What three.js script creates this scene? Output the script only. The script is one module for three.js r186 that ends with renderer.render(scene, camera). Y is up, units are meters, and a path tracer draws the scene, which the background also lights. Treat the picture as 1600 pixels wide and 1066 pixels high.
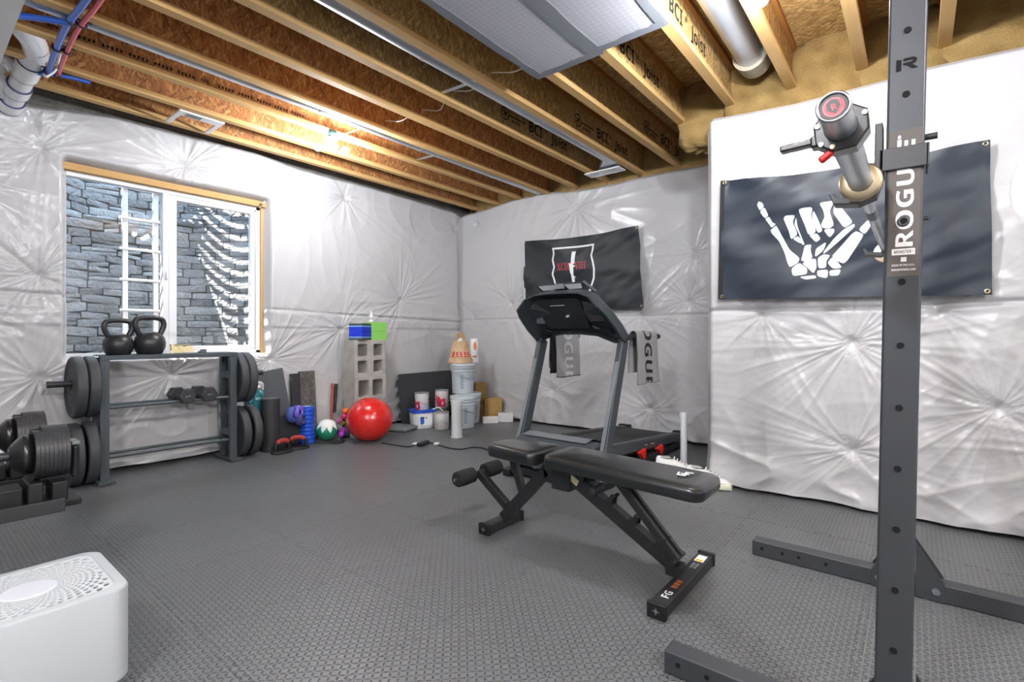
import * as THREE from 'three';
import { RoundedBoxGeometry } from 'three/addons/geometries/RoundedBoxGeometry.js';
import { mergeGeometries, mergeVertices, toCreasedNormals } from 'three/addons/utils/BufferGeometryUtils.js';
import { ImprovedNoise } from 'three/addons/math/ImprovedNoise.js';
import { FontLoader } from 'three/addons/loaders/FontLoader.js';
import { TextGeometry } from 'three/addons/geometries/TextGeometry.js';

// ---------- camera, sky, sun, exposure ----------
const V = (x, y, z) => new THREE.Vector3(x, y, z);
const scene = new THREE.Scene();
const FOCAL = 780, EYE = 1.1, TURN = Math.atan(630 / FOCAL);          // x runs along the joists, -z towards the window wall
const camera = new THREE.PerspectiveCamera(2 * Math.atan(533 / FOCAL) * 180 / Math.PI, 1600 / 1066, 0.05, 100);
camera.position.set(0, EYE, 0);
camera.lookAt(Math.cos(TURN), EYE, -Math.sin(TURN));
camera.setViewOffset(1600, 1066, 0, 10, 1600, 1066);
scene.background = new THREE.Color().setRGB(0.55, 0.76, 1.0);
scene.backgroundIntensity = 26;
const sun = new THREE.DirectionalLight(0xfff6ea, 75);
sun.position.set(2.6 - 0.78 * 5, 0.5 + 1.5 * 5, -4.9 - 0.33 * 5);
sun.target.position.set(2.6, 0.5, -4.9);
sun.castShadow = true;
Object.assign(sun.shadow.camera, { left: -3, right: 3, top: 3, bottom: -3, near: 0.5, far: 20 });
sun.shadow.mapSize.set(2048, 2048);
scene.add(sun, sun.target);
const renderer = new THREE.WebGLRenderer({ antialias: true });
renderer.toneMapping = THREE.LinearToneMapping;
renderer.toneMappingExposure = 1.12;
renderer.shadowMap.enabled = true;
const BULB = 5.8;                                                      // candela of one bulb

// ---------- pixel to place ----------
const FWD = V(Math.cos(TURN), 0, -Math.sin(TURN)), RGT = V(Math.sin(TURN), 0, Math.cos(TURN)), CAM = V(0, EYE, 0);
const ray = (px, py) => FWD.clone().addScaledVector(RGT, (px - 800) / FOCAL).add(V(0, (523 - py) / FOCAL, 0));
const onY = (px, py, y = 0) => { const r = ray(px, py); return CAM.clone().addScaledVector(r, (y - EYE) / r.y); };
const onZ = (px, py, z) => { const r = ray(px, py); return CAM.clone().addScaledVector(r, z / r.z); };
const onX = (px, py, x) => { const r = ray(px, py); return CAM.clone().addScaledVector(r, x / r.x); };

// ---------- helpers ----------
let seed = 7;
const rnd = (a = 0, b = 1) => { seed = (seed * 1664525 + 1013904223) >>> 0; return a + (b - a) * (seed / 4294967296); };
const reseed = (s) => { seed = s >>> 0; };
const noise = new ImprovedNoise();
const nz = (x, y = 0, z = 0) => noise.noise(x + 31.7, y + 17.3, z + 5.1);
const fbm = (x, y, z, o = 4) => { let s = 0, a = 0.5; for (let i = 0; i < o; i++) { s += a * nz(x, y, z); x *= 2.03; y *= 2.03; z *= 2.03; a *= 0.5; } return s; };
const clamp = (x, a = 0, b = 1) => Math.min(b, Math.max(a, x));
const smooth = (a, b, x) => { const t = clamp((x - a) / (b - a)); return t * t * (3 - 2 * t); };
const lerp = (a, b, t) => a + (b - a) * t;
const taken = {};
const numbered = (n) => { taken[n] = (taken[n] ?? -1) + 1; return taken[n] ? n + '_' + String(taken[n]).padStart(3, '0') : n; };
function thing(name, label, category, pos = [0, 0, 0], turn = 0, group) {
  const o = new THREE.Group(); o.name = numbered(name); o.position.set(...pos); o.rotation.y = turn;
  o.userData = { label, category }; if (group) o.userData.group = group; scene.add(o); return o;
}
function structure(name) { const o = new THREE.Group(); o.name = name; o.userData = { kind: 'structure' }; scene.add(o); return o; }
function part(name, geo, mat, parent, label) {
  const m = new THREE.Mesh(Array.isArray(geo) ? merge(geo) : geo, mat); m.name = name; if (label) m.userData.label = label; parent.add(m); return m;
}
function single(name, geo, mat, label, category, group) {
  const m = part(numbered(name), geo, mat, scene); m.userData = { label, category }; if (group) m.userData.group = group; return m;
}
function merge(list) {
  return mergeGeometries(list.map((g) => { const h = g.index ? g.toNonIndexed() : g; for (const k of Object.keys(h.attributes)) if (!['position', 'normal', 'uv'].includes(k)) h.deleteAttribute(k); return h; }));
}
const box = (w, h, d, r = 0.004) => r > 0 ? new RoundedBoxGeometry(w, h, d, 1, Math.min(r, w * 0.49, h * 0.49, d * 0.49)) : new THREE.BoxGeometry(w, h, d);
const boxAt = (w, h, d, x, y, z, r) => box(w, h, d, r).translate(x, y, z);
const spanBox = (x0, x1, y0, y1, z0, z1, r = 0.004) => boxAt(Math.abs(x1 - x0), Math.abs(y1 - y0), Math.abs(z1 - z0), (x0 + x1) / 2, (y0 + y1) / 2, (z0 + z1) / 2, r);
const cyl = (r, h, n = 24, r2 = r) => new THREE.CylinderGeometry(r2, r, h, n);
function along(g, a, b) {                                              // a geometry built along y from -1/2 to 1/2 length, moved onto a..b
  const d = b.clone().sub(a), q = new THREE.Quaternion().setFromUnitVectors(V(0, 1, 0), d.clone().normalize());
  return g.applyQuaternion(q).translate(...a.clone().add(b).multiplyScalar(0.5).toArray());
}
const rod = (a, b, r, n = 16, r2 = r) => along(cyl(r, a.distanceTo(b), n, r2), a, b);
function beam(a, b, w, t, upish = V(0, 1, 0), r = 0.004) {             // a tube of rectangular section: w across, t along upish
  const d = b.clone().sub(a).normalize(), s = new THREE.Vector3().crossVectors(d, upish).normalize(), u = new THREE.Vector3().crossVectors(s, d);
  const g = box(w, t, a.distanceTo(b), r), m = new THREE.Matrix4().makeBasis(s, u, d.clone().negate());
  return g.applyMatrix4(m).translate(...a.clone().add(b).multiplyScalar(0.5).toArray());
}
const tube = (pts, r, seg = 32, n = 10, closed = false) => new THREE.TubeGeometry(new THREE.CatmullRomCurve3(pts, closed, 'centripetal'), seg, r, n, closed);
const lathe = (pts, n = 40) => new THREE.LatheGeometry(pts.map(([r, y]) => new THREE.Vector2(r, y)), n);
function extrude(pts, depth, bevel = 0.003, holes = []) {
  const s = new THREE.Shape(pts.map(([x, y]) => new THREE.Vector2(x, y)));
  for (const h of holes) s.holes.push(new THREE.Path(h.map(([x, y]) => new THREE.Vector2(x, y))));
  return new THREE.ExtrudeGeometry(s, { depth, bevelEnabled: bevel > 0, bevelSize: bevel, bevelThickness: bevel, bevelSegments: 2, curveSegments: 12 });
}
function grid(nu, nv, f, closeU = false) {                             // parametric surface f(u, v) -> [x, y, z], uv = u, v
  const pos = [], uv = [], idx = [];
  for (let j = 0; j <= nv; j++) for (let i = 0; i <= nu; i++) { const p = f(i / nu, j / nv); pos.push(p[0], p[1], p[2]); uv.push(i / nu, j / nv); }
  for (let j = 0; j < nv; j++) for (let i = 0; i < nu; i++) { const a = j * (nu + 1) + i, b = a + 1, c = a + nu + 1, d = c + 1; idx.push(a, b, d, a, d, c); }
  const g = new THREE.BufferGeometry(); g.setAttribute('position', new THREE.Float32BufferAttribute(pos, 3)); g.setAttribute('uv', new THREE.Float32BufferAttribute(uv, 2)); g.setIndex(idx); g.computeVertexNormals(); return g;
}
function loft(loops, capStart = true, capEnd = true, crease = 0.6) {   // closed loops of equal length joined by quads
  const n = loops[0].length, pos = [], idx = [];
  for (const l of loops) for (const p of l) pos.push(p.x, p.y, p.z);
  for (let k = 0; k + 1 < loops.length; k++) for (let i = 0; i < n; i++) { const a = k * n + i, b = k * n + (i + 1) % n, c = a + n, d = b + n; idx.push(a, b, d, a, d, c); }
  const cap = (k, flip) => { const c = loops[k].reduce((s, p) => s.add(p), V(0, 0, 0)).multiplyScalar(1 / n); const ci = pos.length / 3; pos.push(c.x, c.y, c.z); for (let i = 0; i < n; i++) { const a = k * n + i, b = k * n + (i + 1) % n; flip ? idx.push(ci, b, a) : idx.push(ci, a, b); } };
  if (capStart) cap(0, true); if (capEnd) cap(loops.length - 1, false);
  let g = new THREE.BufferGeometry(); g.setAttribute('position', new THREE.Float32BufferAttribute(pos, 3)); g.setIndex(idx);
  g = toCreasedNormals(g, crease); g.setAttribute('uv', new THREE.Float32BufferAttribute(new Float32Array(g.attributes.position.count * 2), 2)); return g;
}
function warp(g, f) { const p = g.attributes.position, v = V(0, 0, 0); for (let i = 0; i < p.count; i++) { v.fromBufferAttribute(p, i); f(v, i); p.setXYZ(i, v.x, v.y, v.z); } g.computeVertexNormals(); return g; }
function planarUV(g, a, b, s = 1) { const p = g.attributes.position, uv = new Float32Array(p.count * 2); for (let i = 0; i < p.count; i++) { const q = [p.getX(i), p.getY(i), p.getZ(i)]; uv[2 * i] = q[a] * s; uv[2 * i + 1] = q[b] * s; } g.setAttribute('uv', new THREE.BufferAttribute(uv, 2)); return g; }
function boxUV(g, s = 1, off = [0, 0]) {                               // metre coordinates by the way a face points
  g = g.index ? g.toNonIndexed() : g; const p = g.attributes.position, n = g.attributes.normal, uv = new Float32Array(p.count * 2);
  for (let i = 0; i < p.count; i++) {
    const ax = Math.abs(n.getX(i)), ay = Math.abs(n.getY(i)), az = Math.abs(n.getZ(i)); let u, v;
    if (ay >= ax && ay >= az) { u = p.getX(i); v = p.getZ(i); } else if (az >= ax) { u = p.getX(i); v = p.getY(i); } else { u = p.getZ(i); v = p.getY(i); }
    uv[2 * i] = u * s + off[0]; uv[2 * i + 1] = v * s + off[1];
  }
  g.setAttribute('uv', new THREE.BufferAttribute(uv, 2)); return g;
}
function dataTex(w, h, f, srgb = true, repeat = 1) {                   // f(u, v) -> [r, g, b] in 0..1
  const d = new Uint8Array(w * h * 4);
  for (let j = 0; j < h; j++) for (let i = 0; i < w; i++) { const c = f((i + 0.5) / w, (j + 0.5) / h), k = 4 * (j * w + i); d[k] = clamp(c[0]) * 255; d[k + 1] = clamp(c[1]) * 255; d[k + 2] = clamp(c[2]) * 255; d[k + 3] = 255; }
  const t = new THREE.DataTexture(d, w, h); t.wrapS = t.wrapT = THREE.RepeatWrapping; t.magFilter = THREE.LinearFilter; t.minFilter = THREE.LinearMipmapLinearFilter; t.generateMipmaps = true;
  if (srgb) t.colorSpace = THREE.SRGBColorSpace; t.needsUpdate = true; return t;
}
const tileNoise = (u, v, fx, fy, z = 0) => {                            // noise that repeats over the unit square
  const a = nz(u * fx, v * fy, z), b = nz((u - 1) * fx, v * fy, z), c = nz(u * fx, (v - 1) * fy, z), d = nz((u - 1) * fx, (v - 1) * fy, z);
  return lerp(lerp(a, b, u), lerp(c, d, u), v);
};
function canvasTex(w, h, draw, srgb = true) {
  const c = document.createElement('canvas'); c.width = w; c.height = h; draw(c.getContext('2d'), w, h);
  const t = new THREE.CanvasTexture(c); if (srgb) t.colorSpace = THREE.SRGBColorSpace; t.anisotropy = 4; return t;
}
const std = (color, roughness = 0.6, extra = {}) => new THREE.MeshStandardMaterial({ color, roughness, ...extra });
const phys = (color, roughness = 0.6, extra = {}) => new THREE.MeshPhysicalMaterial({ color, roughness, ...extra });
const RGB = (r, g, b) => new THREE.Color().setRGB(r, g, b);

// ---------- materials ----------
reseed(11);
const flakes = (pal, n, w, h, lo, hi) => canvasTex(w, h, (c) => {       // pressed wood strands, wrapped at the borders
  c.fillStyle = pal[0]; c.fillRect(0, 0, w, h);
  for (let i = 0; i < n; i++) {
    const x = rnd(0, w), y = rnd(0, h), a = rnd(-0.9, 0.9) + Math.PI / 2, l = rnd(lo, hi), t = rnd(5, 20);
    c.fillStyle = pal[Math.floor(rnd(0, pal.length))]; c.globalAlpha = rnd(0.35, 0.9);
    for (const ox of [-w, 0, w]) for (const oy of [-h, 0, h]) {
      if (x + ox < -hi || x + ox > w + hi || y + oy < -hi || y + oy > h + hi) continue;
      c.save(); c.translate(x + ox, y + oy); c.rotate(a); c.beginPath(); c.moveTo(-l / 2, -t * 0.2); c.lineTo(-l * 0.2, -t / 2); c.lineTo(l / 2, -t * 0.3); c.lineTo(l * 0.4, t * 0.4); c.lineTo(-l * 0.4, t / 2); c.closePath(); c.fill(); c.restore();
    }
  }
  c.globalAlpha = 1;
});
const osbRed = flakes(['#a06a3c', '#b67c46', '#c48a52', '#8c5a30', '#d6a76c', '#b47743', '#775030', '#c99a60', '#ab7040'], 3600, 1024, 1024, 30, 120);
const osbGold = flakes(['#a5834e', '#b8955c', '#c8a76c', '#917040', '#dcbd84', '#ae8a54', '#7b6038', '#d0b072', '#a07c48'], 3600, 1024, 1024, 30, 120);
for (const t of [osbRed, osbGold]) { t.wrapS = t.wrapT = THREE.RepeatWrapping; t.repeat.set(1.1, 1.1); }
const M = {};
M.osbRed = std(0xffffff, 0.75, { map: osbRed });
M.osbGold = std(0xffffff, 0.75, { map: osbGold });
const grainTex = dataTex(512, 512, (u, v) => { const r = tileNoise(u, v, 3, 40, 2) * 0.5 + tileNoise(u, v, 6, 120, 4) * 0.35, k = tileNoise(u, v, 2, 6, 8) * 0.3, t = clamp(0.5 + r * 0.5 + k * 0.5); return [lerp(0.82, 0.94, t), lerp(0.69, 0.83, t), lerp(0.48, 0.64, t)]; });
M.lumber = std(0xe6d8be, 0.7, { map: grainTex });
M.lumberOld = std(0xd8c8b0, 0.75, { map: grainTex });
M.concrete = std(0xffffff, 0.9, { map: dataTex(256, 256, (u, v) => { const t = 0.46 + 0.10 * tileNoise(u, v, 6, 6) + 0.10 * tileNoise(u, v, 40, 40, 3); return [t, t * 0.98, t * 0.93]; }) });
const crinkle = dataTex(512, 512, (u, v) => { const a = 1 - Math.abs(tileNoise(u, v, 6, 9, 1)) * 2, b = 1 - Math.abs(tileNoise(u, v, 15, 12, 5)) * 2, t = clamp(0.25 + 0.4 * a * a + 0.3 * b * b + 0.08 * tileNoise(u, v, 50, 50, 9)); return [t, t, t]; }, false);
M.plastic = phys(RGB(0.50, 0.50, 0.505), 0.25, { bumpMap: crinkle, bumpScale: 0.0012, side: THREE.DoubleSide });
const PERIOD = 0.6267 / 16;                                             // two lugs of the plate pattern
const lug = (x, y, a) => { const c = Math.cos(a), s = Math.sin(a), p = x * c + y * s, q = -x * s + y * c; return smooth(1, 0.35, Math.hypot(p / 0.255, q / 0.098)); };
const plate = dataTex(256, 256, (u, v) => {
  let t = 0;
  for (const [cx, cy, a] of [[0.25, 0.25, 0.785], [0.75, 0.75, 0.785], [0.75, 0.25, -0.785], [0.25, 0.75, -0.785]]) for (const ox of [-1, 0, 1]) for (const oy of [-1, 0, 1]) t = Math.max(t, lug(u - cx + ox, v - cy + oy, a));
  t = t * 0.9 + 0.04 * tileNoise(u, v, 30, 30); return [t, t, t];
}, false);
plate.repeat.set(1 / PERIOD, 1 / PERIOD);
M.foam = [0.132, 0.135, 0.138, 0.141].map((k) => std(RGB(k, k * 1.06, k * 1.11), 0.36, { bumpMap: plate, bumpScale: 0.010 }));
M.foamDark = std(RGB(0.045, 0.048, 0.052), 0.42, { bumpMap: plate, bumpScale: 0.010 });
M.white = std(0xe9eaea, 0.45);
M.vinyl = std(0xe8ebee, 0.35);
M.pvc = phys(0xdfe2e4, 0.28, { clearcoat: 0.3 });
M.pvcBand = std(0x4a4870, 0.5);
M.steel = std(0xb9bdc2, 0.28, { metalness: 1 });
M.zinc = std(0xc9ced3, 0.34, { metalness: 0.9 });
M.galv = std(0xc6ccd2, 0.36, { metalness: 0.85 });
M.brass = std(0xd9c9a6, 0.3, { metalness: 1 });
M.black = std(0x17181a, 0.5);
M.blackMetal = std(RGB(0.032, 0.033, 0.035), 0.42);
M.blackGloss = phys(RGB(0.012, 0.012, 0.013), 0.25, { clearcoat: 0.5, clearcoatRoughness: 0.3 });
M.rubber = std(RGB(0.032, 0.034, 0.037), 0.55);
M.rubberGrey = std(RGB(0.046, 0.049, 0.053), 0.6);
M.foamRoll = std(RGB(0.012, 0.012, 0.012), 0.95);
M.rackSteel = std(RGB(0.075, 0.092, 0.102), 0.42, { metalness: 0.3 });
M.standSteel = std(RGB(0.054, 0.059, 0.067), 0.45, { metalness: 0.25 });
M.hole = std(RGB(0.003, 0.003, 0.004), 0.9);
M.leather = phys(RGB(0.011, 0.0125, 0.013), 0.30, { clearcoat: 0.7, clearcoatRoughness: 0.22, bumpMap: crinkle, bumpScale: 0.0007 });
M.iron = phys(RGB(0.020, 0.021, 0.024), 0.38, { bumpMap: dataTex(128, 128, (u, v) => { const t = 0.5 + 0.5 * tileNoise(u, v, 30, 30); return [t, t, t]; }, false), bumpScale: 0.001 });
M.tm = std(RGB(0.062, 0.073, 0.082), 0.42, { metalness: 0.2 });
M.tmDark = std(RGB(0.016, 0.019, 0.022), 0.40);
M.tmShell = std(RGB(0.036, 0.043, 0.048), 0.38);
M.tmGrey = std(RGB(0.15, 0.17, 0.185), 0.5);
M.red = std(0xd8261c, 0.45);
M.insul = std(0xc4b598, 1, { map: dataTex(256, 256, (u, v) => { const t = 0.5 + 0.5 * tileNoise(u, v, 5, 5, 2) + 0.25 * tileNoise(u, v, 40, 40, 6), k = clamp(t); return [lerp(0.55, 0.86, k), lerp(0.47, 0.79, k), lerp(0.30, 0.62, k)]; }), bumpMap: dataTex(256, 256, (u, v) => { const t = 0.5 + 0.3 * tileNoise(u, v, 8, 8, 2) + 0.3 * tileNoise(u, v, 60, 60, 6); return [t, t, t]; }, false), bumpScale: 0.006 });
M.glass = phys(0xffffff, 0.0, { transmission: 1, thickness: 0, ior: 1.45, transparent: true });
M.block = std(0xffffff, 0.95, { map: dataTex(256, 256, (u, v) => { const t = 0.66 + 0.07 * tileNoise(u, v, 5, 5) + 0.12 * tileNoise(u, v, 70, 70, 3); return [t, t * 0.985, t * 0.95]; }) });
M.benchSteel = std(RGB(0.019, 0.020, 0.021), 0.38);
M.cord = std(0x101112, 0.5);
M.wire = std(0xdedbd2, 0.5);
M.cardboard = std(0x9a7a45, 0.85);
M.paper = std(0xe6e6e4, 0.7);

// ---------- the setting ----------
const XB = 5.05, ZL = -5.03, XR = 3.83, ZC = -1.24, X0 = -1.6, Z1 = 2.9, YJ = 2.826, YS = 3.128, T = 0.6267;
// floor: interlocking foam tiles over a slab
const floor = structure('floor');
part('slab', boxUV(spanBox(X0 - 0.2, XB + 0.4, -0.22, -0.0125, -5.35, Z1 + 0.2, 0)), M.concrete, floor);
reseed(5);
const teeth = (i) => { const o = [], n = 9, p = T / n, a = 0.013; for (let k = 0; k < n; k++) { const s = k * p; if (k === 0 || k === n - 1) continue; const up = k % 2 ? a : -a; o.push([s + p * 0.02, up * 0.15], [s - p * 0.10, up], [s + p * 1.10, up], [s + p * 0.98, up * 0.15]); } return o; };
const tooth = teeth();
for (let i = -4; i < 7; i++) for (let j = -8; j < 5; j++) {
  const x = 0.705 + i * T, z = -0.155 + j * T, y0 = -z - T;                              // the shape lies in (x, -z)
  const pts = [[x, y0]];
  for (const [s, o] of tooth) pts.push([x + s, y0 + o]); pts.push([x + T, y0]);
  for (const [s, o] of tooth) pts.push([x + T + o, y0 + s]); pts.push([x + T, y0 + T]);
  for (const [s, o] of [...tooth].reverse()) pts.push([x + s, y0 + T + o]); pts.push([x, y0 + T]);
  for (const [s, o] of [...tooth].reverse()) pts.push([x + o, y0 + s]);
  const cl = pts.map(([a, b]) => [clamp(a, X0, XB + 0.02), clamp(b, -Z1, -ZL + 0.02)]).filter(([a, b], k, l) => { const q = l[(k + 1) % l.length]; return Math.hypot(a - q[0], b - q[1]) > 1e-5; });
  const xs = cl.map((p) => p[0]), ys = cl.map((p) => p[1]); if (Math.max(...xs) - Math.min(...xs) < 0.05 || Math.max(...ys) - Math.min(...ys) < 0.05) continue;
  const sh = new THREE.Shape(cl.map(([a, b]) => new THREE.Vector2(a, b)));
  const g = new THREE.ExtrudeGeometry(sh, { depth: 0.010, bevelEnabled: true, bevelThickness: 0.0014, bevelSize: 0.0012, bevelOffset: -0.0015, bevelSegments: 1 }).rotateX(-Math.PI / 2).translate(0, -0.0118, 0);
  const m = part('foam_tile', g, M.foam[Math.floor(rnd(0, 4))], floor);
}

// quilted plastic sheets
function pinField(pins, amp, fold) {
  return (s, y) => {
    let puff = 1, h = 0;
    pins.forEach(([a, b, w = 1], i) => {
      const dx = s - a, dy = y - b, d = Math.hypot(dx, dy) + 1e-4;
      puff *= 1 - 0.92 * Math.exp(-Math.pow(d / (0.26 * w), 1.3));
      if (d > 1.5) return;
      const c = dx / d, t = dy / d, k = 3.1 + (i % 3) * 0.7;
      const r1 = 1 - Math.abs(nz(c * k + i * 7.1, t * k, d * 1.1)) * 2.2, r2 = 1 - Math.abs(nz(c * k * 2.3 + i * 3.3, t * k * 2.3 + 9, d * 1.6)) * 2.2;
      const e = (1 - Math.exp(-d / 0.045)) * Math.exp(-d / (0.42 * w));
      h += fold * w * e * (r1 * Math.abs(r1) + r2 * Math.abs(r2) * 0.28);
      h -= 0.02 * Math.exp(-Math.pow(d / 0.035, 2));
    });
    return amp * puff + h;
  };
}
function sheet(step, s0, s1, y0, top, f, place, hole) {
  const nu = Math.round((s1 - s0) / step), nv = Math.round(2.85 / step), pos = [], uv = [], idx = [];
  for (let j = 0; j <= nv; j++) for (let i = 0; i <= nu; i++) {
    const s = lerp(s0, s1, i / nu), t = top(s), y = lerp(y0(s), t, j / nv); let h = f(s, y, t);
    if (hole) { const dx = Math.max(hole[0] - s, s - hole[1]), dy = Math.max(hole[2] - y, y - hole[3]), e = Math.max(dx, dy) < 0 ? 0 : Math.hypot(Math.max(dx, 0), Math.max(dy, 0)); h -= 0.11 * Math.pow(1 - smooth(0, 0.055, e), 1.5); }
    h -= 0.05 * Math.pow(1 - smooth(0, 0.05, t - y), 2);
    pos.push(...place(s, y, h)); uv.push(s, y);
  }
  for (let j = 0; j < nv; j++) for (let i = 0; i < nu; i++) {
    const s = lerp(s0, s1, (i + 0.5) / nu), y = lerp(y0(s), top(s), (j + 0.5) / nv); if (hole && s > hole[0] && s < hole[1] && y > hole[2] && y < hole[3]) continue;
    const a = j * (nu + 1) + i; idx.push(a, a + 1, a + nu + 2, a, a + nu + 2, a + nu + 1);
  }
  const g = new THREE.BufferGeometry(); g.setAttribute('position', new THREE.Float32BufferAttribute(pos, 3)); g.setAttribute('uv', new THREE.Float32BufferAttribute(uv, 2)); g.setIndex(idx); g.computeVertexNormals(); return g;
}
const table = (pts) => (s) => { if (s <= pts[0][0]) return pts[0][1]; for (let i = 1; i < pts.length; i++) if (s <= pts[i][0]) return lerp(pts[i - 1][1], pts[i][1], (s - pts[i - 1][0]) / (pts[i][0] - pts[i - 1][0])); return pts.at(-1)[1]; };
const seamAt = (y, ys, w = 0.02) => Math.exp(-Math.pow((y - ys) / w, 2));
const crumple = (s, y, z, a) => { const p = 1 - Math.abs(nz(s * 2.4 + y * 1.6, y * 3.8 - s, z)) * 2.2, q = 1 - Math.abs(nz(s * 5, y * 6 - s * 2, z + 4)) * 2; return a * (1.5 * p * Math.abs(p) + 0.3 * q * Math.abs(q)); };
const flow = (s, y, z) => { const w = nz(s * 0.8, y * 0.8, z) * 2.2, p = 1 - Math.abs(nz(s * 2.2 + w, y * 0.9 + w, z + 2)) * 2.4; return 0.007 * p * Math.abs(p) + 0.012 * nz(s * 1.3, y * 1.3, z + 7); };

// window wall (left)
const OP = [0.835, 2.325, 0.932, 2.42];                                                  // opening x0 x1 y0 y1
const wallLeft = structure('wall_left');
part('foundation', [[X0 - 0.2, OP[0] - 0.02, -0.2, 3.1], [OP[1] + 0.02, XB + 0.4, -0.2, 3.1], [OP[0] - 0.02, OP[1] + 0.02, -0.2, OP[2] - 0.02], [OP[0] - 0.02, OP[1] + 0.02, OP[3] + 0.02, 3.1]].map(([a, b, c, d]) => boxUV(spanBox(a, b, c, d, -5.30, -5.075, 0))), M.concrete, wallLeft);
const pxL = (list) => list.map(([x, y, w]) => { const p = onZ(x, y, ZL + 0.03); return [p.x, p.y, w]; });
const pinsL = pxL([[541, 308], [628, 470, 1.2], [533, 515], [443, 312, 0.9], [712, 357, 0.6], [289, 259], [65, 230, 0.8], [53, 190, 0.5], [60, 430, 1.1], [63, 590], [268, 585], [423, 562], [660, 655, 0.6]]).concat([[0.25, 1.3], [0.2, 2.2], [3.6, 0.22, 0.7], [4.5, 0.35, 0.8]]);
const fieldL = pinField(pinsL, 0.045, 0.015);
const topL = table([[-2, 2.76], ...[[42, 160], [177, 180], [286, 208], [400, 237], [450, 256], [520, 276], [560, 286], [597, 297], [706, 329]].map(([x, y]) => { const p = onZ(x, y, ZL + 0.02); return [p.x, p.y]; }), [5.1, 2.80]]);
part('plastic_sheet', sheet(0.0095, 0.0, XB - 0.005, (s) => 0.035 + 0.012 * nz(s * 3, 1, 1), topL,
  (s, y) => fieldL(s, y) + flow(s, y, 1) - 0.022 * seamAt(y, 1.36 - 0.03 * (s - 2), 0.016) + 0.010 * smooth(1.36, 1.34, y) * smooth(1.16, 1.19, y) + crumple(s, y, 3, 0.010 * smooth(0.75, 0.1, y) + 0.004 * smooth(1.4, 1.3, y) * smooth(0.9, 1.1, y)) - 0.03 * smooth(XB - 0.12, XB, s),
  (s, y, h) => [s, y, ZL + h], OP), M.plastic, wallLeft);
part('plastic_side', spanBox(X0, 0.01, 0, 2.76, ZL - 0.045, ZL + 0.02), M.plastic, wallLeft);

// far wall (back)
const wallBack = structure('wall_back');
part('foundation', boxUV(spanBox(XB + 0.07, XB + 0.3, -0.2, 2.79, -5.3, ZC + 0.3, 0)), M.concrete, wallBack);
const pxB = (list, x) => list.map(([a, b, w]) => { const p = onX(a, b, x); return [p.z, p.y, w]; });
const pinsB = pxB([[899, 324, 1.25], [797, 475, 1.1], [1000, 492], [1015, 640, 0.8], [1085, 395, 0.7], [742, 350, 0.5], [860, 610, 0.7], [1075, 470, 0.7]], XB - 0.04).concat([[-4.75, 1.35, 0.6], [-3.0, 1.3, 0.8]]);
const fieldB = pinField(pinsB, 0.045, 0.015);
const topB = table([[721, 336], [760, 326], [800, 312], [850, 301], [900, 296], [960, 286], [1000, 276], [1060, 264], [1098, 257]].map(([a, b]) => { const p = onX(a, b, XB - 0.02); return [p.z, p.y]; }));
part('plastic_sheet', sheet(0.0095, ZL + 0.005, ZC + 0.25, (s) => 0.03 + 0.015 * nz(s * 3, 4, 1), topB,
  (s, y) => fieldB(s, y) + flow(s, y, 5) - 0.016 * seamAt(y, 1.30, 0.014) + crumple(s, y, 8, 0.012 * smooth(0.7, 0.1, y)) - 0.03 * smooth(ZL + 0.12, ZL, s),
  (s, y, h) => [XB - h, y, s]), M.plastic, wallBack);

// furred-out stretch of the far wall (right)
const wallRight = structure('wall_right');
part('foundation', boxUV(spanBox(XR + 0.10, XB + 0.3, -0.2, 2.62, ZC + 0.06, Z1 + 0.2, 0)), M.concrete, wallRight);
const pinsR = pxB([[1191, 490, 0.9], [1330, 535, 1.25], [1332, 705, 1.0], [1465, 485, 0.8], [1300, 250, 1.1], [1560, 640, 1.0], [1180, 250, 0.7]], XR - 0.04).concat([[0.9, 1.3], [0.75, 0.5]]);
const fieldR = pinField(pinsR, 0.05, 0.0125);
const topR = table([...[[1103, 187], [1140, 180], [1240, 160], [1388, 122], [1454, 103], [1600, 71]].map(([a, b]) => { const p = onX(a, b, XR - 0.02); return [p.z, p.y]; }), [3, 2.66]]);
part('plastic_sheet', sheet(0.0095, ZC, 1.2, (s) => 0.025 + 0.02 * nz(s * 2.5, 9, 1), topR,
  (s, y) => fieldR(s, y) + flow(s, y, 9) + 0.004 * nz(s * 2 + 30, y * 24, 3) * smooth(ZC + 0.35, ZC, s) - 0.018 * seamAt(y, 1.27 + 0.02 * nz(s, 1, 2), 0.014) + crumple(s, y, 12, 0.016 * smooth(0.6, 0.1, y)) - 0.16 * Math.pow(1 - smooth(0, 0.09, s - ZC), 1.6),
  (s, y, h) => [XR - h, y, s]), M.plastic, wallRight);
part('plastic_side', [spanBox(XR + 0.06, XB, 0, 2.68, ZC + 0.04, ZC + 0.08), spanBox(XR, XR + 0.1, 0.02, 2.66, 1.19, Z1)], M.plastic, wallRight);
// walls behind the camera
const wallFront = structure('wall_front'); part('foundation', boxUV(spanBox(X0 - 0.2, XB + 0.3, -0.2, 3.2, Z1, Z1 + 0.2, 0)), M.concrete, wallFront); part('plastic_sheet', spanBox(X0, XR, 0.03, 2.75, Z1 - 0.05, Z1 - 0.005), M.plastic, wallFront);
const wallNear = structure('wall_near'); part('foundation', boxUV(spanBox(X0 - 0.2, X0, -0.2, 3.2, -5.3, Z1 + 0.2, 0)), M.concrete, wallNear); part('plastic_sheet', spanBox(X0 + 0.005, X0 + 0.05, 0.03, 2.75, -5.0, Z1 - 0.06), M.plastic, wallNear);

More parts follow.
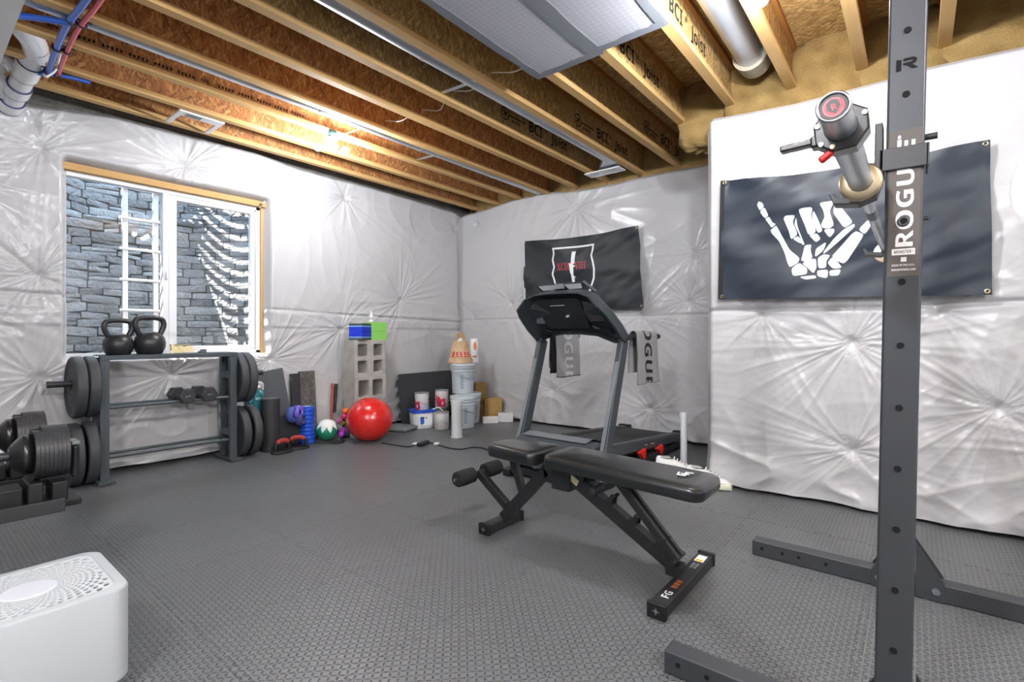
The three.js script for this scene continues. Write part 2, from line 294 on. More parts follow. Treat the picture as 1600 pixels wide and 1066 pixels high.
// ceiling: I-joists under a strand-board deck
const ceiling = structure('ceiling');
part('subfloor', boxUV(spanBox(X0 - 0.2, XB + 0.4, YS, YS + 0.02, -5.3, Z1 + 0.2, 0)), M.osbGold, ceiling);
part('sill_plate', boxUV(spanBox(X0, XB + 0.2, 3.08, YS, -5.3, -5.08)), M.lumber, ceiling);
part('rim_board', [boxUV(spanBox(X0, XB + 0.3, 3.0, YS, -5.32, -5.27, 0)), boxUV(spanBox(XB + 0.24, XB + 0.28, 2.6, YS, -5.3, Z1, 0))], M.osbGold, ceiling);
const jz = (k) => -4.739 + 0.4063 * k;
reseed(21);
const darkLam = std(0xb08a55, 0.75, { map: grainTex });
for (let k = 0; k <= 18; k++) {
  const j = new THREE.Group(); j.name = 'joist'; ceiling.add(j);
  const z = jz(k), x0 = X0, x1 = k >= 9 ? 3.97 : XB + 0.23, off = [rnd(), rnd()];
  const fl = (y0, y1) => { const g = boxUV(spanBox(x0, x1, y0, y1, z - 0.032, z + 0.032, 0.002), 1.4, off); return g; };
  part('bottom_flange', fl(YJ, YJ + 0.038), M.lumber, j);
  part('top_flange', fl(YS - 0.038, YS), darkLam, j);
  part('web', boxUV(spanBox(x0, x1, YJ + 0.038, YS - 0.038, z - 0.005, z + 0.005, 0), 1, off), k < 5 ? M.osbRed : M.osbGold, j);
}
// stamped print on the webs
const stamp = canvasTex(1024, 160, (c, w, h) => {
  c.fillStyle = '#000'; c.fillRect(0, 0, w, h); c.fillStyle = '#fff'; c.strokeStyle = '#fff'; c.lineWidth = 9;
  c.beginPath(); c.arc(70, 80, 46, 0, 7); c.stroke(); c.beginPath(); c.moveTo(70, 40); c.lineTo(70, 120); c.moveTo(40, 60); c.lineTo(100, 100); c.moveTo(40, 100); c.lineTo(100, 60); c.stroke();
  c.fillRect(118, 76, 200, 10); for (let k = 0; k < 5; k++) c.fillRect(150 + k * 22, 100, 12, 26); c.font = 'bold 118px sans-serif'; c.fillText('BCI', 360, 122); c.font = 'bold 40px sans-serif'; c.fillText('®', 590, 70); c.font = 'bold 112px sans-serif'; c.fillText('Joist', 690, 122);
}, false);
const ink = std(0x14100c, 0.9, { alphaMap: stamp, transparent: true });
const stampSmall = canvasTex(1024, 64, (c, w, h) => { c.fillStyle = '#000'; c.fillRect(0, 0, w, h); c.fillStyle = '#fff'; c.font = 'bold 40px monospace'; c.fillText('APA', 10, 46); for (let k = 0; k < 30; k++) if (k % 6) c.fillRect(130 + k * 29, 22 + (k * 7) % 5, 16, 24); }, false);
const inkSmall = std(0x14100c, 0.9, { alphaMap: stampSmall, transparent: true });
const printOn = (k, x, w, y, h, m) => part('stamped_print', new THREE.PlaneGeometry(w, h).translate(x, y, jz(k) + 0.0062), m, ceiling.children.filter((o) => o.name === 'joist')[k], 'black stamped lettering');
const YW = YJ + 0.15;
for (const [k, px, py] of [[5, 842, 212], [6, 945, 223], [7, 1042, 232], [8, 985, 92]]) printOn(k, onZ(px, py, jz(k)).x, 1.15, YW, 0.18, ink);
printOn(9, 2.9, 1.15, YW, 0.18, ink);
for (const x of [0.95, 1.75]) printOn(2, x, 0.8, YJ + 0.075, 0.05, inkSmall);

// glass-wool batts stuffed between the joist ends
function batt(x, z, w, h, y, s, parent) {
  const g = new THREE.SphereGeometry(1, 26, 18);
  warp(g, (v) => { const e = (t) => Math.sign(t) * Math.pow(Math.abs(t), 0.55); v.set(e(v.x), e(v.y), e(v.z)); const n = 0.34 * fbm(v.x * 1.7 + s, v.y * 1.9, v.z * 2.1 + s, 4); v.multiplyScalar(1 + n); v.set(x + v.x * 0.10, y + v.y * h / 2, z + v.z * w / 2); });
  part('insulation_batt', boxUV(g, 2, [s, s]), M.insul, parent);
}
for (let k = 0; k < 9; k++) { if (k < 8) batt(XB + 0.10, jz(k) + 0.203, 0.47, 0.42, YJ + 0.10, k * 3.1, wallBack); }
for (let k = 8; k < 14; k++) batt(k === 8 ? XR + 0.30 : XR + 0.22, jz(k) + 0.203, 0.50, 0.56, YJ + 0.05, k * 3.1, wallRight);
part('insulation_batt', boxUV(spanBox(X0, XB, 2.90, 3.07, -5.10, -5.06, 0.01)), M.concrete, wallLeft);

// ---------- window, well and ladder ----------
const win = structure('window_1');
const WX = [0.785, 2.305], WY = [0.91, 2.372], ZF = -5.13, MX = [1.475, 1.565];
const frameBar = (n, x0, x1, y0, y1, z0 = ZF - 0.05, z1 = ZF + 0.02, m = M.vinyl) => part(n, spanBox(x0, x1, y0, y1, z0, z1, 0.004), m, win);
frameBar('frame_head', WX[0], WX[1], WY[1] - 0.035, WY[1]); frameBar('frame_sill', WX[0], WX[1], WY[0], WY[0] + 0.04);
frameBar('frame_jamb', WX[0], WX[0] + 0.035, WY[0], WY[1]); frameBar('frame_jamb', WX[1] - 0.04, WX[1], WY[0], WY[1]);
frameBar('meeting_stile', MX[0], MX[0] + 0.045, WY[0] + 0.04, WY[1] - 0.035);
const sash = new THREE.Group(); sash.name = 'sliding_sash'; win.add(sash);
for (const [n, a] of [['stile', [MX[0] + 0.05, MX[1] + 0.02, WY[0] + 0.04, WY[1] - 0.035]], ['stile', [WX[1] - 0.085, WX[1] - 0.042, WY[0] + 0.04, WY[1] - 0.035]], ['rail', [MX[1] + 0.02, WX[1] - 0.085, WY[0] + 0.04, WY[0] + 0.085]], ['rail', [MX[1] + 0.02, WX[1] - 0.085, WY[1] - 0.075, WY[1] - 0.035]]]) part(n, spanBox(...a, ZF - 0.04, ZF + 0.008, 0.004), M.vinyl, sash);
part('pane', spanBox(MX[1] + 0.015, WX[1] - 0.08, WY[0] + 0.08, WY[1] - 0.07, ZF - 0.018, ZF - 0.014, 0), M.glass, sash);
part('latch', boxAt(0.018, 0.07, 0.02, MX[0] + 0.03, 1.62, ZF + 0.03), M.vinyl, sash);
part('pane', spanBox(WX[0] + 0.03, MX[0] + 0.005, WY[0] + 0.035, WY[1] - 0.03, ZF - 0.038, ZF - 0.034, 0), M.glass, win);
for (const [n, a] of [['lumber_head', [WX[0] - 0.02, WX[1] + 0.04, WY[1], WY[1] + 0.055]], ['lumber_sill', [WX[0] - 0.02, WX[1] + 0.04, WY[0] - 0.04, WY[0]]], ['lumber_jamb', [WX[0] - 0.04, WX[0], WY[0] - 0.02, WY[1] + 0.04]], ['lumber_jamb', [WX[1], WX[1] + 0.04, WY[0] - 0.02, WY[1] + 0.04]]]) part(n, boxUV(spanBox(...a, -5.28, n === 'lumber_head' ? -5.06 : -5.095, 0.003), 1.4), M.lumberOld, win);
single('plastic_strip', grid(6, 14, (u, v) => [2.275 + 0.03 * u + 0.02 * v * Math.sin(v * 5), 2.405 - 0.06 * v + 0.02 * u, -5.02 + 0.02 * Math.sin(v * 6 + u)]), M.plastic, 'torn flap of white plastic at the window corner', 'plastic flap');

const well = thing('window_well', 'dark stacked-stone window well outside the window', 'window well', [1.53, 0, -5.30]);
const RX = 0.98, RZ = 1.02;
const stoneM = [0.20, 0.25, 0.30, 0.17, 0.34, 0.23].map((k, i) => std(RGB(k * 0.95, k * 1.02, k * 1.09), 0.85, { bumpMap: crinkle, bumpScale: 0.015 }));
const wellWall = grid(48, 2, (u, v) => { const a = Math.PI * (1 + u); return [Math.cos(a) * RX * 1.05, 0.2 + v * 2.62, Math.sin(a) * RZ * 1.05]; });
part('backing', wellWall, std(RGB(0.045, 0.05, 0.055), 0.9, { side: THREE.DoubleSide }), well);
part('gravel', new THREE.CircleGeometry(1.03, 32, 0, Math.PI).rotateX(-Math.PI / 2).translate(0, 0.45, 0), M.concrete, well);
reseed(77);
{
  let y = 0.70;
  while (y < 2.72) {
    const rh = rnd(0.062, 0.098); let a = Math.PI * 1.005 + rnd(0, 0.05);
    while (a < Math.PI * 1.995) {
      const split = rnd() < 0.25, da = Math.min(rnd(0.12, 0.40), Math.PI * 1.995 - a);
      const lay = split ? [[y, rh * 0.48], [y + rh * 0.52, rh * 0.46]] : [[y, rh]];
      for (const [yy, hh] of lay) {
        const side = a > Math.PI * 1.62, d = side ? rnd(0.003, 0.006) : rnd(0.008, 0.022), tilt = side ? 0 : rnd(-0.006, 0.006), sd = rnd(0, 50), n = 5, loops = [];
        for (let i = 0; i <= n; i++) {
          const e = i === 0 || i === n ? 0.25 : 1, t = a + 0.006 + (da - 0.012) * i / n, dep = d * e * (1 + 0.5 * nz(sd + i * 0.7, 2)), hw = hh * (0.5 - 0.035 - (e < 1 ? 0.06 : 0)) + 0.003 * nz(sd + i, 7);
          const c = Math.cos(t), s = Math.sin(t), q = (r, v) => V(c * (RX * 1.05 - r), yy + hh / 2 + v + tilt * (i - n / 2), s * (RZ * 1.05 - r));
          loops.push([q(-0.01, -hw), q(dep * 0.75, -hw), q(dep, -hw * 0.55), q(dep * (1 + 0.2 * nz(sd + i, 4)), hw * 0.5), q(dep * 0.7, hw), q(-0.01, hw)]);
        }
        part('stone', boxUV(loft(loops, true, true, 0.5), 1.5, [sd, sd]), stoneM[Math.floor(rnd(0, 6))], well);
      }
      a += da;
    }
    y += rh;
  }
}
const ladder = thing('egress_ladder', 'white metal escape ladder hung on the stone window well', 'ladder');
const LZ = -6.13;
{
  const l0 = onZ(195, 400, LZ).x, l1 = onZ(241, 400, LZ).x + 0.01;
  for (const x of [l0, l1]) { part('rail', spanBox(x - 0.022, x + 0.022, 0.98, 2.78, LZ - 0.02, LZ + 0.02, 0.004), M.white, ladder); }
  for (let k = 0; k < 6; k++) part('rung', rod(V(l0 - 0.05, 1.04 + k * 0.305, LZ + 0.03), V(l1 + 0.06, 1.04 + k * 0.305, LZ + 0.03), 0.014), M.white, ladder);
}
const grate = thing('well_grate', 'slatted metal cover over the window well', 'grate', [1.53, 2.84, -5.30]);
{ const t = [0.45, 0.893], n = [0.893, -0.45], inside = (x, z) => (x / 1.03) ** 2 + (z / 1.07) ** 2 < 1 && z < -0.01;
  for (let k = -22; k < 46; k++) { const c = k * 0.0477; let a = null, b = null; for (let q = -1.6; q <= 1.6; q += 0.02) { const x = n[0] * c + t[0] * q, z = n[1] * c + t[1] * q; if (inside(x, z)) { a = a ?? q; b = q; } } if (a === null || b - a < 0.04) continue; part('slat', beam(V(n[0] * c + t[0] * a, 0, n[1] * c + t[1] * a), V(n[0] * c + t[0] * b, 0, n[1] * c + t[1] * b), 0.025, 0.022, V(0, 1, 0), 0.002), M.rackSteel, grate); } }
part('cross_bar', [spanBox(-1.0, 1.0, -0.03, -0.005, -0.06, -0.03, 0.002), spanBox(-0.85, 0.85, -0.03, -0.005, -0.6, -0.57, 0.002)], M.rackSteel, grate);
// house wall above ground and soil round the well keep the light to the opening
const ground = structure('ground');
part('soil', [[-3, 0.45, -9, -5.31], [2.61, 6, -9, -5.31], [0.45, 2.61, -9, -6.4]].map(([a, b, c, d]) => spanBox(a, b, 2.0, 2.80, c, d, 0)), std(RGB(0.12, 0.09, 0.06), 1), ground);

// ---------- squat stand ----------
const stand = thing('squat_stand', 'dark steel squat stand with perforated upright and long flat feet', 'squat stand');
const PX = 1.613, PZ = -0.028, FX = 2.735;
const lean = (g) => g.applyMatrix4(new THREE.Matrix4().makeTranslation(0, 0, 0).multiply(new THREE.Matrix4().makeTranslation(0, 1.1, PZ).multiply(new THREE.Matrix4().makeRotationX(0.018)).multiply(new THREE.Matrix4().makeTranslation(0, -1.1, -PZ))));
const holeDisc = (r) => cyl(r, 0.004, 20).rotateZ(Math.PI / 2);
for (const [x, near] of [[PX, true], [FX, false]]) {
  const up = part('upright', lean(boxAt(0.076, 2.3, 0.076, x, 1.16, PZ, 0.007)), M.standSteel, stand);
  if (near) for (const py of [49, 148, 346, 440, 540, 638, 734, 830, 926, 1022]) { const p = onX(1412, py, x - 0.038); part('hole', lean(holeDisc(0.0078).translate(x - 0.0385, p.y, PZ)), M.hole, up); }
  const foot = part('foot', boxAt(0.076, 0.074, x === FX ? 1.25 : 1.25, x, 0.037, x === FX ? -0.01 : -0.012, 0.006), M.standSteel, stand);
  for (const z of [-0.59, -0.50, -0.43, -0.32, 0.34, 0.5]) part('hole', holeDisc(0.008).translate(x - 0.0385, 0.042, z), M.hole, foot);
  const gus = (s) => extrude([[0.03 * s, 0], [0.12 * s, 0], [0.12 * s, 0.075], [0.03 * s, 0.22]], 0.006, 0.001).rotateY(-Math.PI / 2);
  for (const s of [-1, 1]) for (const dx of [-0.039, 0.045]) { const g = part('gusset_plate', gus(s).translate(x + dx, 0.004, PZ), M.standSteel, stand); part('bolt', cyl(0.015, 0.010, 6).rotateZ(Math.PI / 2).translate(x + dx - 0.010, 0.045, PZ + s * 0.095), M.steel, g); }
}
part('crossmember', spanBox(PX + 0.04, FX - 0.04, 0.002, 0.07, 0.50, 0.57, 0.005), M.standSteel, stand);
// cut letter and sticker on the near upright
const onPost = (px, py) => onX(px, py, PX - 0.0385);
{
  const R = (pts) => pts.map(([x, y]) => [x, y]);
  const g1 = extrude(R([[0, 0], [0.010, 0.0], [0.010, 0.026], [0, 0.0275]]), 0.0015, 0), g2 = extrude(R([[0.014, 0.0225], [0.014, 0.0275], [0.034, 0.0275], [0.0405, 0.0215], [0.0385, 0.014], [0.030, 0.011], [0.042, 0.0], [0.031, 0.0], [0.019, 0.012], [0.014, 0.012], [0.014, 0.0165], [0.030, 0.0165], [0.033, 0.020], [0.029, 0.0225]]), 0.0015, 0);
  const p = onPost(1399, 113);
  part('cut_letter', [g1, g2].map((g) => lean(g.rotateY(-Math.PI / 2).scale(1, 1, 1).translate(PX - 0.0388, p.y, PZ - 0.021))), M.hole, stand, 'letter cut through the steel');
}
const sticker = canvasTex(256, 1024, (c, w, h) => {
  c.fillStyle = '#5a5450'; c.fillRect(0, 0, w, h); c.fillStyle = '#eeeeec'; c.strokeStyle = '#eeeeec';
  c.save(); c.translate(w / 2, h - 200); c.rotate(-Math.PI / 2); c.font = 'bold 196px sans-serif'; c.textBaseline = 'middle'; c.scale(1.04, 1); c.fillText('ROGUE', -10, 6); c.restore();
  c.fillStyle = '#5a5450'; c.fillRect(30, 45, 200, 130); c.fillStyle = '#eeeeec'; c.fillRect(60, 66, 34, 108); c.fillRect(118, 76, 30, 98); c.fillRect(176, 76, 30, 98); c.beginPath(); c.arc(77, 48, 14, 0, 7); c.fill();
  c.fillRect(34, 830, 190, 44); c.fillStyle = '#3d3936'; c.font = 'bold 30px sans-serif'; c.fillText('MONSTER', 52, 863); c.font = '16px sans-serif'; c.fillText('LITE', 192, 854);
  c.fillStyle = '#e4e4e2'; c.fillRect(110, 890, 46, 32); c.font = 'bold 20px sans-serif'; c.fillText('MADE IN THE U.S.A.', 36, 952); c.fillText('ROGUEFITNESS.COM', 34, 984);
});
{
  const a = onPost(1412, 203), b = onPost(1408, 432);
  part('sticker', lean(new THREE.PlaneGeometry(0.062, a.y - b.y).rotateY(-Math.PI / 2).translate(PX - 0.0389, (a.y + b.y) / 2, PZ + 0.001)), std(0xffffff, 0.55, { map: sticker }), stand, 'grey label with white vertical brand lettering');
  const p = onX(1415, 346, PX - 0.0385); part('grommet', lean(new THREE.TorusGeometry(0.0095, 0.0035, 8, 20).rotateY(Math.PI / 2).translate(PX - 0.0392, p.y, PZ)), M.standSteel, stand);
}
// hooks that carry the bar
const BY = 1.476, BZ = -0.105;
for (const [x, s] of [[PX, 1], [FX, -1]]) {
  const h = thing('bar_hook', s > 0 ? 'black bar hook clamped round the upright below the bar end' : 'bar hook on the hidden upright behind the pole', 'bar hook');
  part('sleeve', lean(merge([spanBox(x - 0.047, x - 0.040, BY + 0.035, BY + 0.09, PZ - 0.05, PZ + 0.046, 0.002), spanBox(x - 0.047, x + 0.047, BY + 0.035, BY + 0.09, PZ + 0.040, PZ + 0.047, 0.002), spanBox(x - 0.047, x + 0.047, BY + 0.035, BY + 0.09, PZ - 0.050, PZ - 0.042, 0.002)])), M.blackMetal, h);
  const prof = [[-0.048, 0.135], [-0.060, 0.135], [-0.062, 0.0], [-0.074, -0.032], [-0.100, -0.045], [-0.145, -0.040], [-0.156, -0.026], [-0.161, -0.026], [-0.152, -0.052], [-0.100, -0.060], [-0.062, -0.046], [-0.048, 0.0]];
  part('cradle', extrude(prof.map(([z, y]) => [z, y]), 0.055, 0.002).rotateY(-Math.PI / 2).translate(x + 0.0275, BY + 0.028, PZ + 0.01), M.blackMetal, h);
  part('liner', extrude([[-0.051, 0.13], [-0.0555, 0.13], [-0.062, 0.02], [-0.056, 0.0]], 0.045, 0.001).rotateY(-Math.PI / 2).translate(x + 0.0225, BY + 0.03, PZ + 0.008), M.rubberGrey, h);
  part('pin', cyl(0.008, 0.03, 12).rotateX(Math.PI / 2).translate(x, BY + 0.115, PZ + 0.056), M.blackMetal, h);
}
// barbell
const bar = thing('barbell', 'chrome olympic barbell resting in the squat stand hooks', 'barbell');
const xs0 = 0.975, xf0 = 1.500;
part('shaft', cyl(0.0143, 1.36, 20).rotateZ(Math.PI / 2).translate(xf0 + 0.67, BY, BZ), M.steel, bar);
part('knurl', cyl(0.0149, 0.12, 20).rotateZ(Math.PI / 2).translate(xf0 + 0.40, BY, BZ), std(0x7d8286, 0.55, { metalness: 0.9 }), bar);
for (const s of [1, -1]) {
  const m = (g) => s > 0 ? g : g.applyMatrix4(new THREE.Matrix4().makeRotationY(Math.PI)).translate(2 * 2.175, 0, 2 * BZ);
  const sl = part('sleeve', m(cyl(0.0252, xf0 - xs0 - 0.02, 32).rotateZ(Math.PI / 2).translate((xs0 + xf0) / 2 - 0.01, BY, BZ)), M.zinc, bar);
  part('flange', m(lathe([[0.0, 0], [0.044, 0], [0.046, 0.004], [0.046, 0.012], [0.040, 0.018], [0.026, 0.020]], 40).rotateZ(Math.PI / 2).translate(xf0 + 0.004, BY, BZ)), M.brass, bar);
  part('end_rim', m(new THREE.TorusGeometry(0.0232, 0.003, 8, 32).rotateY(Math.PI / 2).translate(xs0 - 0.001, BY, BZ)), M.steel, sl);
}
const capTex = canvasTex(256, 256, (c, w) => { c.fillStyle = '#151515'; c.fillRect(0, 0, w, w); c.fillStyle = '#d83340'; c.beginPath(); c.arc(128, 128, 92, 0, 7); c.fill(); c.fillStyle = '#1c1416'; c.beginPath(); c.moveTo(128, 46); c.lineTo(176, 74); c.lineTo(186, 138); c.lineTo(128, 198); c.lineTo(70, 138); c.lineTo(80, 74); c.closePath(); c.fill(); c.fillStyle = '#d83340'; c.font = 'bold 84px sans-serif'; c.textAlign = 'center'; c.fillText('R', 128, 156); c.strokeStyle = '#eeb8bc'; c.lineWidth = 6; c.setLineDash([10, 8]); c.beginPath(); c.arc(128, 128, 82, 0.6, 5.6); c.stroke(); });
part('end_cap', new THREE.CircleGeometry(0.0222, 32).rotateZ(0.25).rotateY(-Math.PI / 2).translate(xs0 - 0.0005, BY, BZ), std(0xffffff, 0.35, { map: capTex }), bar, 'red and black printed end cap');
// collar
const collar = thing('barbell_collar', 'black hinged bar collar with red tab near the bar end', 'collar', [1.095, BY, BZ]);
{
  const hex = [], inn = []; for (let k = 0; k < 8; k++) { const a = k * Math.PI / 4 + 0.25, r = k % 2 ? 0.043 : 0.041; hex.push([Math.cos(a) * r, Math.sin(a) * r]); } for (let k = 0; k < 28; k++) { const a = k * Math.PI / 14; inn.push([Math.cos(a) * 0.0265, Math.sin(a) * 0.0265]); }
  part('ring', extrude(hex, 0.034, 0.003, [inn]).rotateY(Math.PI / 2).translate(-0.017, 0, 0), M.blackGloss, collar);
  part('lever', merge([beam(V(-0.004, -0.014, -0.036), V(-0.004, -0.016, -0.100), 0.022, 0.012, V(0, 1, 0), 0.003), boxAt(0.03, 0.022, 0.024, -0.004, -0.016, -0.036)]), M.blackGloss, collar);
  part('release_tab', beam(V(-0.006, -0.036, -0.012), V(-0.006, -0.052, -0.034), 0.016, 0.012, V(0, 1, 0), 0.004), M.red, collar, 'red release tab');
  for (const [y, z] of [[0.016, 0.036], [0.008, -0.036], [-0.034, -0.012], [-0.026, -0.030]]) part('screw', cyl(0.0042, 0.004, 10).rotateZ(Math.PI / 2).translate(-0.0215, y, z), M.brass, collar);
}

// ---------- bench ----------
const BX = 2.185;
const bench = thing('weight_bench', 'black adjustable weight bench with padded seat and backrest', 'bench', [BX, 0, 0]);
{
  const foot = (z, x0, x1) => { const f = part('foot', spanBox(x0, x1, 0.004, 0.054, z - 0.034, z + 0.034, 0.004), M.benchSteel, bench); for (const [x, s] of [[x0, -1], [x1, 1]]) { part('end_cap', boxAt(0.024, 0.060, 0.078, x + s * 0.004, 0.031, z, 0.005), M.black, f); if (s < 0) part('star_mark', extrude([[0, 0.016], [0.004, 0.004], [0.016, 0], [0.004, -0.004], [0, -0.016], [-0.004, -0.004], [-0.016, 0], [-0.004, 0.004]], 0.001, 0).rotateY(-Math.PI / 2).translate(x - 0.0175, 0.032, z), M.steel, f); } return f; };
  const rear = foot(-0.778, 1.862 - BX, 2.44 - BX), front = foot(-1.84, 2.045 - BX, 2.33 - BX);
  const fg = canvasTex(512, 64, (c, w, h) => { c.fillStyle = '#26282a'; c.fillRect(0, 0, w, h); c.fillStyle = '#f2f2f2'; c.font = 'bold 52px sans-serif'; c.fillText('FG', 30, 52); c.fillStyle = '#b06030'; c.font = 'bold 38px sans-serif'; c.fillRect(128, 20, 22, 28); c.fillRect(156, 20, 22, 28); c.fillRect(184, 20, 22, 28); c.fillStyle = '#9a9c9e'; for (let k = 0; k < 3; k++) { c.fillRect(352 + k * 20, 16, 14, 14); c.fillRect(352 + k * 20, 36, 14, 14); } c.fillStyle = '#f4f4f0'; c.fillRect(430, 8, 74, 48); c.fillStyle = '#d9b520'; c.fillRect(434, 12, 22, 38); });
  part('foot_label', new THREE.PlaneGeometry(0.52, 0.055).rotateX(-Math.PI / 2).translate((1.862 + 2.44) / 2 - BX, 0.0546, -0.778), std(0xffffff, 0.5, { map: fg }), rear, 'white lettering and yellow sticker');
  // the front leg, the long notched spine, the back strut
  part('front_leg', merge([beam(V(0, 0.060, -1.82), V(0, 0.385, -1.515), 0.05, 0.06), beam(V(0, 0.375, -1.535), V(0, 0.395, -1.37), 0.05, 0.07)]), M.benchSteel, bench);
  const spine = part('spine', beam(V(0, 0.405, -1.42), V(0, 0.075, -0.83), 0.05, 0.066), M.benchSteel, bench);
  part('foot_bracket', spanBox(-0.034, 0.034, 0.034, 0.085, -0.865, -0.795, 0.004), M.benchSteel, bench); part('hinge_bracket', spanBox(-0.04, 0.04, 0.30, 0.44, -1.47, -1.36, 0.006), M.benchSteel, bench);
  for (const t of [0.16, 0.42, 0.63, 0.85]) { const y = lerp(0.405, 0.075, t) + 0.028, z = lerp(-1.42, -0.83, t) + 0.012; for (const s of [-1, 1]) part('notch_hook', extrude([[0, 0], [0.040, 0], [0.036, 0.025], [0.046, 0.052], [0.030, 0.046], [0.018, 0.028], [0.006, 0.026]], 0.006, 0.001).rotateY(-Math.PI / 2).rotateX(0.3).translate(s * 0.026, y, z - 0.01), M.benchSteel, spine); }
  part('back_strut', merge([beam(V(-0.020, 0.40, -1.10), V(-0.020, 0.105, -0.815), 0.024, 0.036), beam(V(0.030, 0.40, -1.10), V(0.030, 0.105, -0.815), 0.024, 0.036)]), M.benchSteel, bench);
  part('pivot_bar', [rod(V(-0.07, 0.108, -0.82), V(0.07, 0.108, -0.82), 0.010), rod(V(-0.055, 0.405, -1.10), V(0.065, 0.405, -1.10), 0.012)], M.benchSteel, bench);
  part('stop_knob', cyl(0.017, 0.10, 16).rotateZ(Math.PI / 2).translate(0.0, 0.335, -1.22), M.rubber, bench);
  part('spine_sticker', new THREE.PlaneGeometry(0.06, 0.032).rotateY(-Math.PI / 2).applyMatrix4(new THREE.Matrix4().makeRotationX(0.51)).translate(-0.0262, 0.365, -1.345), std(0xc9bf9d, 0.6), bench, 'small cream sticker');
  part('leg_arm', beam(V(0, 0.13, -1.80), V(0, 0.285, -2.02), 0.04, 0.045), M.benchSteel, bench);
  part('seat_strut', beam(V(0, 0.40, -1.755), V(0, 0.225, -1.685), 0.035, 0.04, V(0, 0, 1)), M.benchSteel, bench);
  part('roller_bar', rod(V(-0.2, 0.278, -2.02), V(0.2, 0.278, -2.02), 0.010), M.steel, bench);
  for (const s of [-1, 1]) { const r = part('foam_roller', lathe([[0, -0.07], [0.036, -0.07], [0.044, -0.06], [0.046, 0], [0.044, 0.06], [0.036, 0.07], [0, 0.07]], 28).rotateZ(Math.PI / 2).translate(s * 0.115, 0.278, -2.02), M.foamRoll, bench); part('roller_pin', cyl(0.009, 0.006, 12).rotateZ(Math.PI / 2).translate(s * 0.188, 0.278, -2.02), M.steel, r); }
  // pads: plan outline lofted with rounded edges
  const padLoops = (plan, y0, y1, tilt) => { const c = plan.reduce((s, p) => [s[0] + p[0] / plan.length, s[1] + p[1] / plan.length], [0, 0]); const at = (k, y) => plan.map(([x, z]) => V(c[0] + (x - c[0]) * k, y + tilt * (z - c[1]), c[1] + (z - c[1]) * (1 - (1 - k) * 0.45))); return [at(0.80, y0), at(0.96, y0), at(1.0, y0 + 0.012), at(1.0, y1 - 0.022), at(0.985, y1 - 0.008), at(0.93, y1 - 0.001), at(0.60, y1 + 0.003), at(0.1, y1 + 0.004)]; };
  const round = (w, z0, z1, taper, r = 0.05) => { const o = [], a = w / 2, b = a * taper; const q = (cx, cz, r0, s) => { for (let i = 0; i <= 5; i++) { const t = s + i * Math.PI / 10; o.push([cx + Math.cos(t) * r0, cz + Math.sin(t) * r0]); } }; q(a - r, z1 - r, r, 0); q(-a + r, z1 - r, r, Math.PI / 2); q(-b + r, z0 + r, r, Math.PI); q(b - r, z0 + r, r, Math.PI * 1.5); return o; };
  const seat = part('seat_pad', boxUV(loft(padLoops(round(0.295, -1.875, -1.515, 0.72, 0.045), 0.425, 0.490, 0.01), true, true, 0.9), 3), M.leather, bench);
  const back = part('back_pad', boxUV(loft(padLoops(round(0.30, -1.465, -0.668, 1, 0.055), 0.425, 0.484, -0.030), true, true, 0.9), 3), M.leather, bench);
  part('pad_plate', [spanBox(-0.05, 0.05, 0.405, 0.43, -1.82, -1.56, 0.003), spanBox(-0.05, 0.05, 0.405, 0.43, -1.40, -0.75, 0.003)], M.benchSteel, bench);
  const star = canvasTex(128, 128, (c) => { c.fillStyle = '#000'; c.fillRect(0, 0, 128, 128); c.fillStyle = '#fff'; c.translate(64, 64); for (const [a, w] of [[-50, -44], [-12, -20], [30, 10]]) c.fillRect(a, w, 26, 60); c.fillRect(-52, 4, 104, 18); c.fillRect(-30, -46, 60, 16); }, false);
  part('pad_print', new THREE.PlaneGeometry(0.09, 0.075).rotateX(-Math.PI / 2).rotateX(0.030).rotateY(0.2).translate(0.02, 0.4815, -0.80), std(0xe6e8e8, 0.6, { alphaMap: star, transparent: true }), back, 'white printed mark');
}

